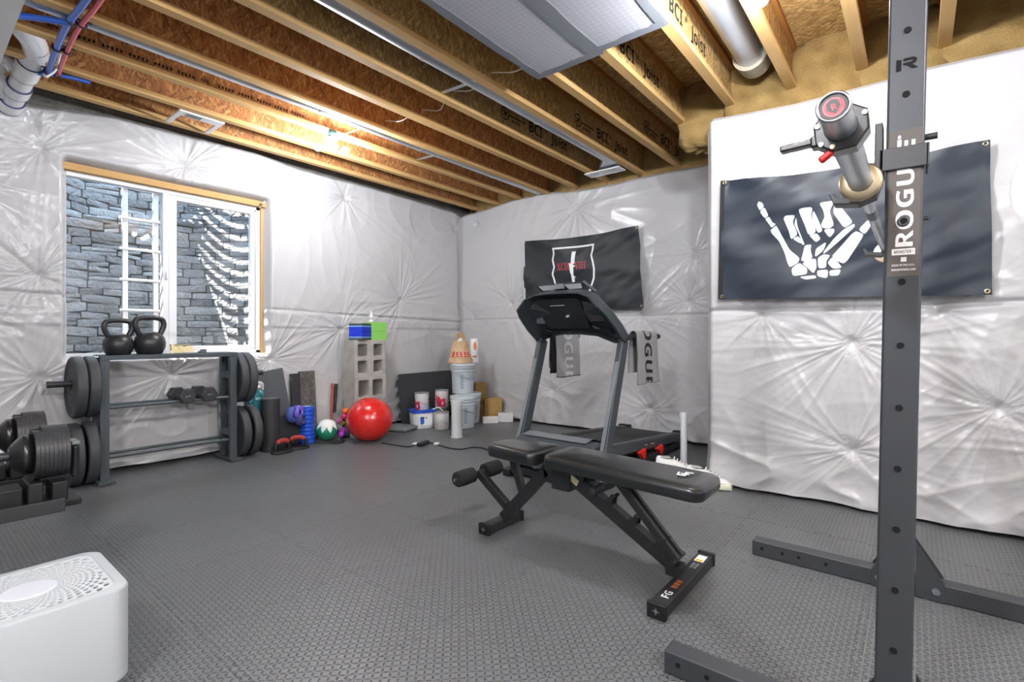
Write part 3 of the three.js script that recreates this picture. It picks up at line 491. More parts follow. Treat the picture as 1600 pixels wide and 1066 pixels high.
// ---------- treadmill ----------
const TZ = -2.095;
const tm = thing('treadmill', 'charcoal folding treadmill with slanted uprights and wide console', 'treadmill', [0, 0, TZ]);
{
  const slope = -0.11 / 1.43, dy = (x) => 0.262 + slope * (x - 3.28);
  const slab = (x0, x1, z0, z1, lo, hi, m, n, p = tm) => part(n, beam(V(x0, dy(x0) + (lo + hi) / 2, (z0 + z1) / 2), V(x1, dy(x1) + (lo + hi) / 2, (z0 + z1) / 2), Math.abs(z1 - z0), hi - lo, V(0, 1, 0), 0.006), m, p);
  const deck = slab(3.25, 4.83, -0.30, 0.30, -0.10, -0.035, M.tmDark, 'deck');
  slab(3.35, 4.80, -0.245, 0.245, -0.034, -0.012, std(RGB(0.030, 0.034, 0.037), 0.75), 'running_belt');
  for (const s of [-1, 1]) {
    const r = slab(3.20, 4.86, s * 0.245, s * 0.335, -0.075, 0.0, M.tm, 'side_rail');
    slab(3.28, 4.70, s * 0.26, s * 0.325, 0.0, 0.006, M.tmDark, 'grip_strip', tm);
    part('rear_foot', spanBox(4.70, 4.86, 0.003, 0.09, s * 0.30 - 0.03, s * 0.30 + 0.03), M.black, tm);
    part('end_cap', beam(V(4.80, dy(4.80) - 0.025, s * 0.29), V(4.90, dy(4.90) - 0.03, s * 0.29), 0.11, 0.085, V(0, 1, 0), 0.012), M.black, tm);
    part('front_foot', spanBox(2.98, 3.28, 0.004, 0.06, s * 0.375 - 0.035, s * 0.375 + 0.035, 0.008), M.black, tm);
    part('upright', merge([beam(V(3.125, 0.05, s * 0.375), V(3.475, 1.06, s * 0.375), 0.048, 0.10, V(1, 0, 0), 0.010)]), M.tm, tm);
    part('upright_stripe', beam(V(3.0735, 0.12, s * 0.375), V(3.418, 1.03, s * 0.375), 0.030, 0.004, V(1, 0, 0), 0.001), M.tmGrey, tm);
    part('handrail', tube([V(3.42, 1.05, s * 0.385), V(3.55, 1.085, s * 0.395), V(3.85, 1.095, s * 0.395), V(4.08, 1.085, s * 0.395)], 0.022, 24, 14), M.tmDark, tm);
  }
  part('base_frame', [spanBox(3.0, 4.75, 0.03, 0.075, -0.345, -0.305), spanBox(3.0, 4.75, 0.03, 0.075, 0.305, 0.345), spanBox(3.04, 3.10, 0.02, 0.07, -0.38, 0.38)], M.tmDark, tm);
  for (const [x] of [[3.86], [4.22]]) part('deck_cushion', extrude([[-0.05, 0.03], [0.05, 0.05], [0.05, 0.0], [0.03, -0.03], [-0.01, 0.0]], 0.03, 0.003).translate(x, dy(x) - 0.115, 0.33), M.red, tm, 'orange-red cushion bracket');
  part('rail_decal', new THREE.PlaneGeometry(0.22, 0.016).applyMatrix4(new THREE.Matrix4().makeRotationZ(Math.atan(slope))).translate(4.05, dy(4.05) - 0.036, 0.3365), std(0xffffff, 0.6, { map: canvasTex(256, 24, (c, w, h) => { c.fillStyle = '#1d2124'; c.fillRect(0, 0, w, h); c.fillStyle = '#d8dadb'; for (let k = 0; k < 11; k++) { c.fillStyle = k > 2 && k < 6 ? '#d23222' : '#d8dadb'; c.fillRect(8 + k * 22, 5, 14, 14); } }) }), tm);
  // motor hood
  const hl = (x, y, w, r) => [V(x, y - r, -w), V(x, y, -w + r), V(x, y, w - r), V(x, y - r, w), V(x, 0.10, w), V(x, 0.10, -w)];
  part('motor_hood', loft([hl(3.03, 0.20, 0.335, 0.02), hl(3.035, 0.285, 0.345, 0.02), hl(3.09, 0.315, 0.345, 0.02), hl(3.20, 0.318, 0.345, 0.02), hl(3.36, 0.275, 0.335, 0.02), hl(3.40, 0.25, 0.33, 0.02)], true, true, 0.5), M.tm, tm);
  part('hood_plate', grid(8, 16, (u, v) => { const z = lerp(-0.30, 0.27, v), x = lerp(3.09, 3.36, u); return [x, (x < 3.2 ? 0.3185 : lerp(0.3185, 0.277, (x - 3.2) / 0.16)) + 0.004 + 0.014 * Math.sin(u * Math.PI), z]; }), M.tmGrey, tm);
  // console shell
  const sy = (l) => [...l, ...l.slice().reverse().map((p) => [p[0], p[1], -p[2]])];
  const L = (dx, dyy, k) => { const half = [[3.44, 1.035, -0.405], [3.30, 1.135, -0.410], [3.17, 1.235, -0.395], [3.10, 1.295, -0.365], [3.10, 1.375, -0.290], [3.105, 1.405, -0.20], [3.105, 1.412, -0.08]]; const up = sy(half); const low = [[3.40, 1.035, 0.34], [3.37, 1.085, 0.22], [3.36, 1.10, 0.08], [3.36, 1.10, -0.08], [3.37, 1.085, -0.22], [3.40, 1.035, -0.34]]; const c = [3.22, 1.24]; return [...up, ...low].map(([x, y, z]) => V(c[0] + (x - c[0]) * k + dx, c[1] + (y - c[1]) * k + dyy, z * k)); };
  part('console_shell', loft([L(0.16, 0.03, 0.90), L(0.16, 0.03, 0.93), L(0.10, 0.03, 0.99), L(0, 0, 1.0), L(-0.004, -0.002, 0.965), L(0.05, 0.01, 0.90), L(0.09, 0.02, 0.86)], true, true, 0.45), M.tmShell, tm);
  // things seen on its back: recessed panel, two pale speaker boxes, lower lip
  const face = (y, z, d = 0) => { const t = (y - 1.10) / 0.30; return V(lerp(3.36, 3.115, t) + 0.055 + d, y, z); };
  const quad = (n, ps, m, lab) => part(n, (() => { const lo = ps.map(([y, z]) => face(y, z, 0.03)), hi = ps.map(([y, z]) => face(y, z, -0.004)); return loft([lo, hi], true, true, 0.3); })(), m, tm, lab);
  quad('back_panel', [[1.145, -0.24], [1.345, -0.27], [1.372, -0.20], [1.372, 0.13], [1.345, 0.15], [1.145, 0.15]], M.tmDark);
  quad('speaker_grille', [[1.20, 0.165], [1.35, 0.165], [1.325, 0.27], [1.20, 0.30]], std(RGB(0.055, 0.050, 0.047), 0.7));
  quad('side_pocket', [[1.19, -0.335], [1.33, -0.28], [1.315, -0.25], [1.19, -0.25]], M.tmGrey);
  quad('lower_lip', [[1.10, -0.31], [1.135, -0.30], [1.145, 0.30], [1.105, 0.32]], M.tmDark);
  part('panel_sticker', [[1.325, -0.06, 0.13, 0.010], [1.25, 0.0, 0.030, 0.045]].map(([y, z, w, h]) => { const p = face(y, z, -0.0065); return new THREE.PlaneGeometry(w, h).rotateY(-Math.PI / 2).rotateZ(-0.69).translate(p.x - 0.001, p.y, p.z); }), std(0xb9bcbe, 0.6), tm, 'pale label on the console back');
  part('cable', tube([face(1.15, -0.28, -0.01), face(1.13, -0.24, -0.03), face(1.12, -0.2, -0.02), face(1.16, -0.18, 0)], 0.006, 16, 8), M.cord, tm);
  // reading rack on top
  part('media_rack', loft([[[3.24, 1.425, -0.20], [3.24, 1.425, 0.17], [3.30, 1.43, 0.17], [3.30, 1.43, -0.20]], [[3.205, 1.490, -0.245], [3.205, 1.490, 0.175], [3.225, 1.497, 0.175], [3.225, 1.497, -0.245]]].map((l) => l.map((p) => V(...p))), true, true, 0.3), M.tmDark, tm);
  for (const [a, b] of [[-0.225, -0.075], [0.015, 0.16]]) part('rack_window', loft([[[3.228, 1.446, a + 0.03], [3.228, 1.446, b], [3.232, 1.447, b], [3.232, 1.447, a + 0.03]], [[3.201, 1.482, a], [3.201, 1.482, b], [3.206, 1.483, b], [3.206, 1.483, a]]].map((l) => l.map((p) => V(...p))), true, true, 0.3), std(0xc8ccce, 0.4), tm, 'pale translucent panel');
  part('rack_clip', boxAt(0.03, 0.04, 0.085, 3.212, 1.468, -0.03, 0.005), M.tmGrey, tm);
  part('rack_arm', beam(V(3.215, 1.495, 0.175), V(3.30, 1.425, 0.235), 0.02, 0.022), M.tm, tm);
}

// ---------- plate rack under the window ----------
const rack = thing('plate_rack', 'grey steel weight rack with plate pegs and a flat top shelf', 'rack');
const RL = 0.975, RR = 1.868, ZA = -4.66, ZB = -4.86, YT = 0.945;
for (const [x, s] of [[RL, -1], [RR, 1]]) {
  part('front_post', spanBox(x - 0.028, x + 0.028, 0.02, YT, ZA - 0.025, ZA + 0.025, 0.003), M.rackSteel, rack);
  part('rear_post', spanBox(x - 0.025, x + 0.025, 0.02, YT - 0.02, ZB - 0.025, ZB + 0.025, 0.003), M.rackSteel, rack);
  part('foot', spanBox(x - 0.05, x + 0.05, 0.003, 0.028, ZB - 0.07, ZA + 0.09, 0.003), M.rackSteel, rack);
  for (const y of [0.745, 0.240]) { part('peg', cyl(0.024, 0.29, 20).rotateZ(Math.PI / 2).translate(x + s * 0.155, y, (ZA + ZB) / 2), M.blackMetal, rack); part('peg_arm', spanBox(x - 0.02, x + 0.02, y - 0.03, y + 0.03, ZB, ZA, 0.003), M.rackSteel, rack); }
}
part('top_shelf', [spanBox(RL - 0.02, RR + 0.03, YT - 0.035, YT, ZA - 0.02, ZA + 0.028, 0.003), spanBox(RL - 0.02, RR + 0.03, YT - 0.006, YT, ZB - 0.03, ZA, 0.001)], M.rackSteel, rack);
for (const [y, n] of [[0.555, 2], [0.185, 2]]) for (const z of [ZA - 0.01, ZB + 0.02]) part('cross_rail', rod(V(RL, y, z), V(RR, y, z), 0.0125), M.rackSteel, rack);
const plateText = canvasTex(512, 512, (c, w) => { c.fillStyle = '#000'; c.fillRect(0, 0, w, w); c.fillStyle = '#fff'; c.font = 'bold 46px sans-serif'; c.textAlign = 'center'; const s = '----  ------    -- --     '; for (let k = 0; k < 26; k++) { c.save(); c.translate(256, 256); c.rotate(k / 26 * 2 * Math.PI); if (s[k] !== ' ') c.fillRect(-12, -206, 24, 24 + (k * 5) % 9); c.restore(); } }, false);
const plateInk = std(RGB(0.055, 0.06, 0.064), 0.5, { alphaMap: plateText, transparent: true });
function makePlate(name, label, t) {
  const o = thing(name, label, 'weight plate', [0, 0, 0], 0, 'bumper plates on the rack pegs'), r = 0.225, h = t / 2;
  const prof = [[0.055, -h * 0.75], [0.075, -h * 0.95], [0.10, -h * 0.95], [0.115, -h * 0.72], [0.185, -h * 0.72], [0.195, -h], [r - 0.012, -h], [r, -h + 0.012], [r, h - 0.012], [r - 0.012, h], [0.195, h], [0.185, h * 0.72], [0.115, h * 0.72], [0.10, h * 0.95], [0.075, h * 0.95], [0.055, h * 0.75]];
  part('disc', lathe([...prof, prof[0]], 56).rotateZ(Math.PI / 2), M.rubberGrey, o);
  part('hub', lathe([[0.027, -h * 0.8], [0.06, -h * 0.8], [0.06, h * 0.8], [0.027, h * 0.8], [0.027, -h * 0.8]], 32).rotateZ(Math.PI / 2), M.blackMetal, o);
  part('lettering', new THREE.RingGeometry(0.118, 0.184, 48).rotateY(-Math.PI / 2).translate(-h * 0.72 - 0.0012, 0, 0), plateInk, o);
  return o;
}
{
  const p0 = makePlate('bumper_plate', '', 0.080), p1 = p0.clone();
  const spots = [[RL - 0.066, 0.715, 'inner black bumper plate on the upper peg at the dumbbell stand end'], [RL - 0.140, 0.715, 'outer black bumper plate on the upper peg, its bare peg end sticking out'], [RL - 0.072, 0.229, 'inner black bumper plate on the lower peg beside the dumbbell stand'], [RL - 0.158, 0.229, 'outer black bumper plate standing beside the adjustable dumbbells'],
    [RR + 0.065, 0.715, 'inner black bumper plate on the upper peg above the foam roller end'], [RR + 0.138, 0.715, 'outer black bumper plate on the upper peg beside the teal bag'], [RR + 0.085, 0.229, 'inner black bumper plate on the lower peg by the rack foot'], [RR + 0.180, 0.229, 'outer black bumper plate on the lower peg against the black foam roller']];
  spots.forEach(([x, y, label], i) => { const o = i ? p0.clone() : p0; if (i) { o.name = numbered('bumper_plate'); scene.add(o); } o.position.set(x, y, (ZA + ZB) / 2); o.rotation.x = i * 1.3; o.userData = { label, category: 'weight plate', group: 'bumper plates on the rack pegs' }; if (i < 2 || i === 4 || i === 5) o.scale.x = 0.85; });
}
// kettlebells
function kettlebell(x, label, k) {
  const o = thing('kettlebell', label, 'kettlebell', [x, YT, -4.755], 0.1, 'kettlebells on the rack shelf');
  part('bell', lathe([[0, 0], [0.075, 0], [0.082, 0.008], [0.100, 0.05], [0.103, 0.085], [0.094, 0.125], [0.068, 0.158], [0.035, 0.170], [0, 0.172]].map(([r, y]) => [r * k, y * k]), 40), M.iron, o);
  part('handle', tube([[-0.052, 0.125], [-0.080, 0.175], [-0.094, 0.225], [-0.082, 0.262], [-0.045, 0.275], [0, 0.277], [0.045, 0.275], [0.082, 0.262], [0.094, 0.225], [0.080, 0.175], [0.052, 0.125]].map(([a, b]) => V(a * k, b * k, 0)), 0.0195 * k, 48, 14), M.iron, o);
}
kettlebell(onZ(185, 540, -4.755).x, 'smaller black iron kettlebell on the rack shelf in front of the well stones', 0.95);
kettlebell(onZ(234, 540, -4.755).x, 'larger black iron kettlebell on the rack shelf in front of the ladder', 1.05);
{
  const x = onZ(283, 545, -4.77).x, pk = thing('crumpled_packet', 'crumpled tan packet lying on the rack shelf', 'packet', [x, YT, -4.77]);
  part('wrapper', grid(18, 12, (u, v) => [(u - 0.5) * 0.17 * (1 - 0.25 * v), 0.006 + 0.065 * Math.sin(Math.PI * v * 0.9) * (0.8 + 0.35 * nz(u * 4, v * 3)) + 0.01 * nz(u * 9, v * 9), (0.5 - v) * 0.11]), std(0xcdbb8e, 0.6, { side: THREE.DoubleSide }), pk);
  part('fold', grid(12, 4, (u, v) => [(u - 0.5) * 0.14, 0.055 + 0.018 * v + 0.02 * nz(u * 5, v), -0.035 - 0.02 * v]), std(0x8a7a48, 0.6, { side: THREE.DoubleSide }), pk);
  single('metal_clip', merge([boxAt(0.06, 0.014, 0.03, onZ(316, 546, -4.74).x, YT + 0.007, -4.74), boxAt(0.045, 0.018, 0.02, onZ(318, 546, -4.74).x, YT + 0.02, -4.745)]), M.rackSteel, 'small dark clip on the rack shelf beside the tan packet', 'clip');
}
// hex dumbbells across the middle rails
function hexDumbbell(x, label) {
  const o = thing('hex_dumbbell', label, 'dumbbell', [x, 0.595, -4.76], 0.06, 'hex dumbbells on the middle rails');
  part('handle', cyl(0.015, 0.16, 16).rotateX(Math.PI / 2), M.steel, o);
  for (const s of [-1, 1]) { const h = part('head', (() => { const hex = (r) => Array.from({ length: 6 }, (_, k) => [Math.cos(k * Math.PI / 3) * r, Math.sin(k * Math.PI / 3) * r]); return extrude(hex(0.058), 0.06, 0.008).translate(0, 0, s > 0 ? 0.065 : -0.125); })(), M.rubber, o); if (s > 0) part('number', new THREE.PlaneGeometry(0.045, 0.016).rotateZ(0.15).translate(0, 0, 0.1335), std(RGB(0.25, 0.26, 0.27), 0.6, { alphaMap: canvasTex(96, 32, (c) => { c.fillStyle = '#000'; c.fillRect(0, 0, 96, 32); c.fillStyle = '#fff'; for (const x of [8, 26, 52, 70]) c.fillRect(x, 6, 13, 20); }, false), transparent: true }), h); }
}
hexDumbbell(onZ(291, 620, -4.65).x, 'black rubber hex dumbbell nearer the kettlebell end of the rail');
hexDumbbell(onZ(323, 620, -4.65).x + 0.01, 'black rubber hex dumbbell nearer the rack post and foam roller');

// ---------- adjustable dumbbells on their stand ----------
const DY = 0.625;
const dbStand = thing('dumbbell_stand', 'black steel stand carrying the adjustable dumbbells', 'stand');
part('tray', [spanBox(-0.42, 0.43, 0.398, 0.450, -2.645, -2.63, 0.003), spanBox(-0.42, 0.43, 0.398, 0.405, -3.42, -2.63, 0.002), spanBox(-0.42, 0.43, 0.398, 0.450, -3.42, -3.405, 0.003)], M.blackMetal, dbStand);
part('column', spanBox(-0.32, -0.22, 0.03, 0.40, -3.05, -2.93, 0.006), M.blackMetal, dbStand);
part('base', spanBox(-0.46, -0.05, 0.003, 0.035, -3.25, -2.72, 0.006), M.blackMetal, dbStand);
function adjustable(z, dx, label) {
  const o = thing('adjustable_dumbbell', label, 'dumbbell', [dx, DY, z], 0, 'adjustable dumbbells on the stand');
  part('handle', cyl(0.017, 0.16, 20).rotateZ(Math.PI / 2).translate(0.075, 0, 0), M.blackMetal, o);
  for (const s of [0, 1]) {
    const m = (g) => s ? g.applyMatrix4(new THREE.Matrix4().makeRotationY(Math.PI)).translate(0.15, 0, 0) : g;
    part('guard', m(lathe([[0.020, 0], [0.034, 0.0], [0.05, 0.012], [0.075, 0.034], [0.079, 0.04], [0.079, 0.065], [0.02, 0.065]], 32).rotateZ(-Math.PI / 2).translate(0.155, 0, 0)), M.blackGloss, o);
    for (let k = 0; k < 8; k++) part('weight_disc', m((() => { const out = []; for (let i = 0; i < 48; i++) { const a = i / 48 * 2 * Math.PI, flat = i > 8 && i < 16 && k < 2; out.push([Math.cos(a) * 0.104, Math.sin(a) * (flat ? 0.088 : 0.104)]); } return extrude(out, 0.0105, 0.001).rotateY(Math.PI / 2).translate(0.222 + k * 0.0128, 0, 0); })()), M.blackMetal, o);
    part('end_plate', m(spanBox(0.333, 0.360, -0.115, 0.02, -0.055, 0.055, 0.012)), M.blackGloss, o);
    part('end_clip', m(spanBox(0.334, 0.362, 0.02, 0.034, -0.05, 0.05, 0.003)), M.steel, o);
  }
  const c = thing('dumbbell_cradle', label.includes('purifier') ? 'black cradle under the adjustable dumbbell nearer the air purifier' : 'black cradle under the adjustable dumbbell nearer the window wall', 'cradle', [dx, 0.405, z]);
  part('base_plate', spanBox(-0.2, 0.36, 0.001, 0.03, -0.085, 0.085, 0.006), M.black, c);
  part('saddle', [spanBox(0.20, 0.245, 0.03, 0.115, -0.08, 0.08, 0.006), spanBox(0.27, 0.32, 0.03, 0.105, -0.075, 0.075, 0.006), spanBox(0.10, 0.19, 0.03, 0.10, -0.06, 0.06, 0.006)], M.black, c);
  part('bar_guard', spanBox(-0.18, 0.17, 0.03, 0.075, -0.072, -0.02, 0.008), M.blackGloss, c);
}
adjustable(-2.745, 0.125, 'black adjustable dumbbell nearer the air purifier on the stand');
adjustable(-3.30, 0.135, 'black adjustable dumbbell nearer the window wall on the stand');

// ---------- air purifier ----------
const pur = thing('air_purifier', 'white air purifier with perforated rounded top', 'air purifier', [0.255, 0, -2.078]);
{
  const W = 0.412, D = 0.412, r = 0.052, hgt = 0.332;
  const rr = (w, d, q, n = 8) => { const o = []; for (const [cx, cz, s] of [[w / 2 - q, d / 2 - q, 0], [-w / 2 + q, d / 2 - q, 1], [-w / 2 + q, -d / 2 + q, 2], [w / 2 - q, -d / 2 + q, 3]]) for (let i = 0; i <= n; i++) { const t = s * Math.PI / 2 + i / n * Math.PI / 2; o.push([cx + Math.cos(t) * q, cz + Math.sin(t) * q]); } return o; };
  const at = (k, y) => rr(W - k, D - k, r - k / 3).map(([x, z]) => V(x, y, -z));
  const inner = 0.030, ih = (y, k) => rr(W - inner * 2 - k, D - inner * 2 - k, r - 0.016).map(([x, z]) => V(x, y, -z));
  part('housing', loft([at(0.012, 0.045), at(0, 0.055), at(0, hgt - 0.008), at(0.006, hgt - 0.002), at(0.014, hgt), ih(hgt, 0), ih(hgt - 0.25, 0.0)], true, true, 0.5), std(0xb8bec1, 0.42), pur);
  part('base', loft([rr(W - 0.05, D - 0.05, 0.05).map(([x, z]) => V(x, 0.002, -z)), rr(W - 0.05, D - 0.05, 0.05).map(([x, z]) => V(x, 0.05, -z))], true, true, 0.5), M.black, pur);
  part('fan_hub', lathe([[0, 0.11], [0.05, 0.11], [0.055, 0.10], [0.055, 0], [0, 0]], 32).translate(0, 0.085, 0), std(0xb8bec1, 0.5), pur);
  for (let k = 0; k < 9; k++) part('fan_blade', box(0.10, 0.004, 0.05, 0.001).rotateX(0.6).translate(0.10, 0.17, 0).rotateY(k * Math.PI * 2 / 9), std(0xb8bec1, 0.5), pur);
  // the perforated lid: a disc and a lattice of spiral ribs, cut by rounded slots
  const hw = W / 2 - inner, hd = D / 2 - inner, inside = (x, z) => { const q = r - 0.016, ax = Math.abs(x) - (hw - q), az = Math.abs(z) - (hd - q); return ax < 0 || az < 0 ? Math.max(Math.abs(x) - hw, Math.abs(z) - hd) : Math.hypot(ax, az) - q; };
  const sh = new THREE.Shape(rr(W - inner * 2 + 0.004, D - inner * 2 + 0.004, r - 0.014).map(([x, z]) => new THREE.Vector2(x, z)));
  const rings = 12, arms = 44; let count = 0;
  for (let k = 0; k < rings; k++) for (let i = 0; i < arms; i++) {
    const rad = 0.070 * Math.pow(1.115, k), da = Math.PI * 2 / arms, t = i * da + (k % 2) * da / 2, l = rad * da * 0.40, w = rad * 0.115 * 0.34, cx = Math.cos(t) * rad, cz = Math.sin(t) * rad;
    if (inside(cx, cz) > -0.010) continue;
    const tilt = t + Math.PI / 2 + 0.35, h = new THREE.Path(), n = 6, ps = [];
    for (let q = 0; q < n; q++) { const b = q / n * 2 * Math.PI, ex = Math.cos(b) * l, ez = Math.sin(b) * w; ps.push(new THREE.Vector2(cx + Math.cos(tilt) * ex - Math.sin(tilt) * ez, cz + Math.sin(tilt) * ex + Math.cos(tilt) * ez)); }
    h.setFromPoints(ps.reverse()); sh.holes.push(h); count++;
  }
  part('perforated_lid', new THREE.ExtrudeGeometry(sh, { depth: 0.004, bevelEnabled: false }).rotateX(-Math.PI / 2).translate(0, hgt - 0.007, 0), std(0xcdd2d5, 0.45), pur);
  part('lid_disc', lathe([[0, 0.004], [0.060, 0.004], [0.064, 0.002], [0.064, 0], [0, 0]], 48).translate(0, hgt - 0.004, 0), std(0xd9dde6, 0.35), pur);
}

// ---------- along the window wall ----------
const bagTex = canvasTex(256, 256, (c, w) => { c.fillStyle = '#2f8088'; c.fillRect(0, 0, w, w); reseed(3); for (let i = 0; i < 220; i++) { c.strokeStyle = ['#bfe0e2', '#155a66', '#79b9bf', '#0f4450'][Math.floor(rnd(0, 4))]; c.lineWidth = 3; c.beginPath(); const x = rnd(0, w), y = rnd(0, w), r = rnd(4, 14); c.ellipse(x, y, r, r * 0.45, rnd(0, 3), 0, 5); c.stroke(); } });
{
  const p = [2.185, 0, -4.945], b = thing('patterned_bag', 'teal patterned bag stuffed with white tissue behind the plates', 'bag', p); b.scale.set(0.8, 1, 0.8);
  part('body', grid(28, 16, (u, v) => { const a = u * 2 * Math.PI, w = 0.105 - 0.015 * v + 0.01 * nz(Math.cos(a) * 2, v * 3, Math.sin(a) * 2), q = (t) => Math.sign(t) * Math.pow(Math.abs(t), 0.6); return [q(Math.cos(a)) * w, 0.002 + 0.58 * v, q(Math.sin(a)) * w * 0.8]; }), std(0xffffff, 0.7, { map: bagTex, side: THREE.DoubleSide }), b);
  part('tissue', warp(new THREE.IcosahedronGeometry(0.085, 4), (v) => { const n = 1 + 0.55 * nz(v.x * 22, v.y * 22, v.z * 22); v.multiplyScalar(n); v.y = v.y * 0.8 + 0.60; }), M.paper, b, 'white crumpled tissue');
}
const leanBox = (w, h, t, x, z, ang, yaw = 0, roll = 0) => box(w, h, t, 0.006).translate(0, h / 2, -t / 2).rotateZ(roll).applyMatrix4(new THREE.Matrix4().makeRotationX(-ang)).rotateY(yaw).translate(x, 0.004 + Math.abs(Math.sin(roll)) * w / 2, z);
single('foam_board', leanBox(0.30, 0.74, 0.025, 2.41, -4.86, 0.12, 0.1, 0.12), std(RGB(0.085, 0.095, 0.105), 0.6), 'large grey foam board leaning on the plastic wall behind the foam roller', 'board');
single('foam_board', leanBox(0.30, 0.30, 0.012, 2.50, -4.80, 0.10, 0.1, 0.05), std(RGB(0.030, 0.033, 0.038), 0.6), 'small dark ribbed board in front of the grey foam board', 'board');
single('rubber_slab', leanBox(0.12, 0.70, 0.03, 2.60, -4.885, 0.08, 0.15), M.rubber, 'black rubber slab leaning beside the weathered plank', 'slab');
{ const g = boxUV(leanBox(0.165, 0.72, 0.045, 2.715, -4.875, 0.09, 0.0), 1); single('weathered_plank', g, std(0xffffff, 0.9, { map: dataTex(256, 256, (u, v) => { const t = 0.36 + 0.16 * tileNoise(u, v, 12, 5, 4) + 0.2 * tileNoise(u, v, 40, 30, 6); return [t, t * 0.97, t * 0.92]; }) }), 'rough grey-brown plank leaning beside the black slab', 'plank'); }
{
  const r = thing('foam_roller', 'plain black foam roller standing beside the bumper plates', 'foam roller', [2.245, 0.001, -4.765]);
  part('body', lathe([[0, 0], [0.080, 0], [0.084, 0.004], [0.084, 0.49], [0.080, 0.495], [0, 0.495]], 36), std(RGB(0.030, 0.030, 0.033), 0.55), r);
  part('end_face', cyl(0.074, 0.002, 32).translate(0, 0.4955, 0), std(RGB(0.10, 0.10, 0.105), 0.7), r);
}
{
  const pr = [[0, 0], [0.066, 0]]; for (let k = 0; k < 9; k++) { const y = 0.002 + k * 0.0405; pr.push([0.068, y], [0.071, y + 0.006], [0.071, y + 0.027], [0.068, y + 0.031], [0.062, y + 0.034], [0.062, y + 0.038]); } pr.push([0.066, 0.37], [0.050, 0.372], [0.046, 0.36], [0, 0.36]);
  const r = thing('foam_roller', 'bright blue ridged foam roller standing by the green ball', 'foam roller', [2.635, 0.001, -4.80]);
  part('body', lathe(pr, 36), phys(0x1f55d0, 0.4, { clearcoat: 0.2 }), r);
  part('core', lathe([[0.040, 0.30], [0.047, 0.30], [0.047, 0.374], [0.040, 0.374], [0.040, 0.30]], 28), std(0x9fb8ea, 0.5), r);
}
{
  const b = thing('ankle_weights', 'blue and purple ankle weights hung over the small dark board', 'ankle weights', [2.49, 0.06, -4.74]); b.scale.setScalar(0.78);
  for (const [x, y, z, s, c, a] of [[-0.05, 0.33, 0, 0.075, 0x41549c, 0.2], [0.03, 0.35, -0.02, 0.06, 0x7a62d0, 0.9], [0.045, 0.255, 0.01, 0.05, 0x3a3f78, 0.4]]) part('cuff', warp(new THREE.TorusGeometry(s, 0.026, 10, 28), (v) => { v.z *= 1.8; v.y *= 1.05; }).rotateZ(a).rotateY(0.6).translate(x, y, z), std(c, 0.75), b);
  part('strap', tube([V(-0.03, 0.38, 0.02), V(0.02, 0.43, 0.03), V(0.06, 0.36, 0.02), V(0.05, 0.22, 0.03)], 0.011, 20, 8), std(0x8f7be0, 0.7), b);
  part('hook_bar', rod(V(-0.08, 0.30, -0.03), V(0.06, 0.26, -0.03), 0.010), M.black, b);
}
function grip(x, z, turn, label) {
  const o = thing('push_up_grip', label, 'push-up grip', [x, 0, z], turn, 'push-up grips on the floor');
  part('base', lathe([[0, 0.001], [0.085, 0.001], [0.09, 0.006], [0.088, 0.018], [0.06, 0.026], [0, 0.026]], 32).scale(1.25, 1, 0.85), M.black, o);
  part('handle', tube([V(-0.075, 0.02, 0), V(-0.068, 0.075, 0), V(-0.03, 0.105, 0), V(0.03, 0.105, 0), V(0.068, 0.075, 0), V(0.075, 0.02, 0)], 0.016, 32, 12), M.black, o);
  part('grip_sleeve', tube([V(-0.060, 0.092, 0), V(-0.03, 0.107, 0), V(0.03, 0.107, 0), V(0.060, 0.092, 0)], 0.021, 20, 12), std(0xa93a32, 0.7), o, 'red grip sleeve');
}
grip(2.28, -4.60, 0.2, 'black push-up grip with red handle nearer the bumper plates');
grip(2.45, -4.64, -0.5, 'black push-up grip with red handle nearer the blue roller');
{
  const c = onY(507, 665, 0.0), ball = thing('play_ball', 'shiny green and white play ball beside the blue roller', 'ball', [2.832, 0.1115, -4.765]);
  const tx = canvasTex(256, 128, (g) => { g.fillStyle = '#1f8a68'; g.fillRect(0, 0, 256, 128); g.fillStyle = '#f1f4f0'; g.beginPath(); g.moveTo(0, 0); for (let i = 0; i <= 16; i++) g.lineTo(i * 16, i % 2 ? 56 : 30); g.lineTo(256, 0); g.fill(); g.fillStyle = '#e8b9a0'; g.fillRect(150, 70, 30, 20); });
  part('skin', new THREE.SphereGeometry(0.110, 40, 28), phys(0xffffff, 0.2, { map: tx, clearcoat: 0.6 }), ball); ball.rotation.set(0.1, 1.0, 0.35);
}
{
  const o = thing('massage_ball_toy', 'cluster of small bright coloured balls on a black frame', 'toy', [3.03, 0, -4.72]);
  for (const [x, y, c] of [[-0.02, 0.29, 0xe8702a], [-0.03, 0.235, 0xd8346c], [0.035, 0.24, 0xc22c8a], [-0.035, 0.165, 0xb8b832], [0.04, 0.17, 0x9ac02e], [-0.045, 0.085, 0xb03ab8], [0.05, 0.08, 0x6a3ab0], [-0.07, 0.05, 0xa43cc0], [-0.075, 0.19, 0xa85a8e]]) part('ball', new THREE.SphereGeometry(0.034, 20, 14).translate(x, y, 0.02 * Math.sin(y * 30)), std(c, 0.4), o);
  part('frame', [rod(V(-0.03, 0.005, 0), V(-0.03, 0.28, 0), 0.012), rod(V(0.04, 0.005, 0), V(0.04, 0.25, 0), 0.012), rod(V(-0.06, 0.012, 0), V(0.06, 0.012, 0), 0.012)], M.black, o);
}
single('folding_pole', merge([rod(V(2.99, 0.26, -4.88), V(3.03, 0.50, -4.92), 0.016), rod(V(3.03, 0.50, -4.92), V(3.042, 0.56, -4.93), 0.019)]), M.black, 'black pole standing behind the coloured balls', 'pole');
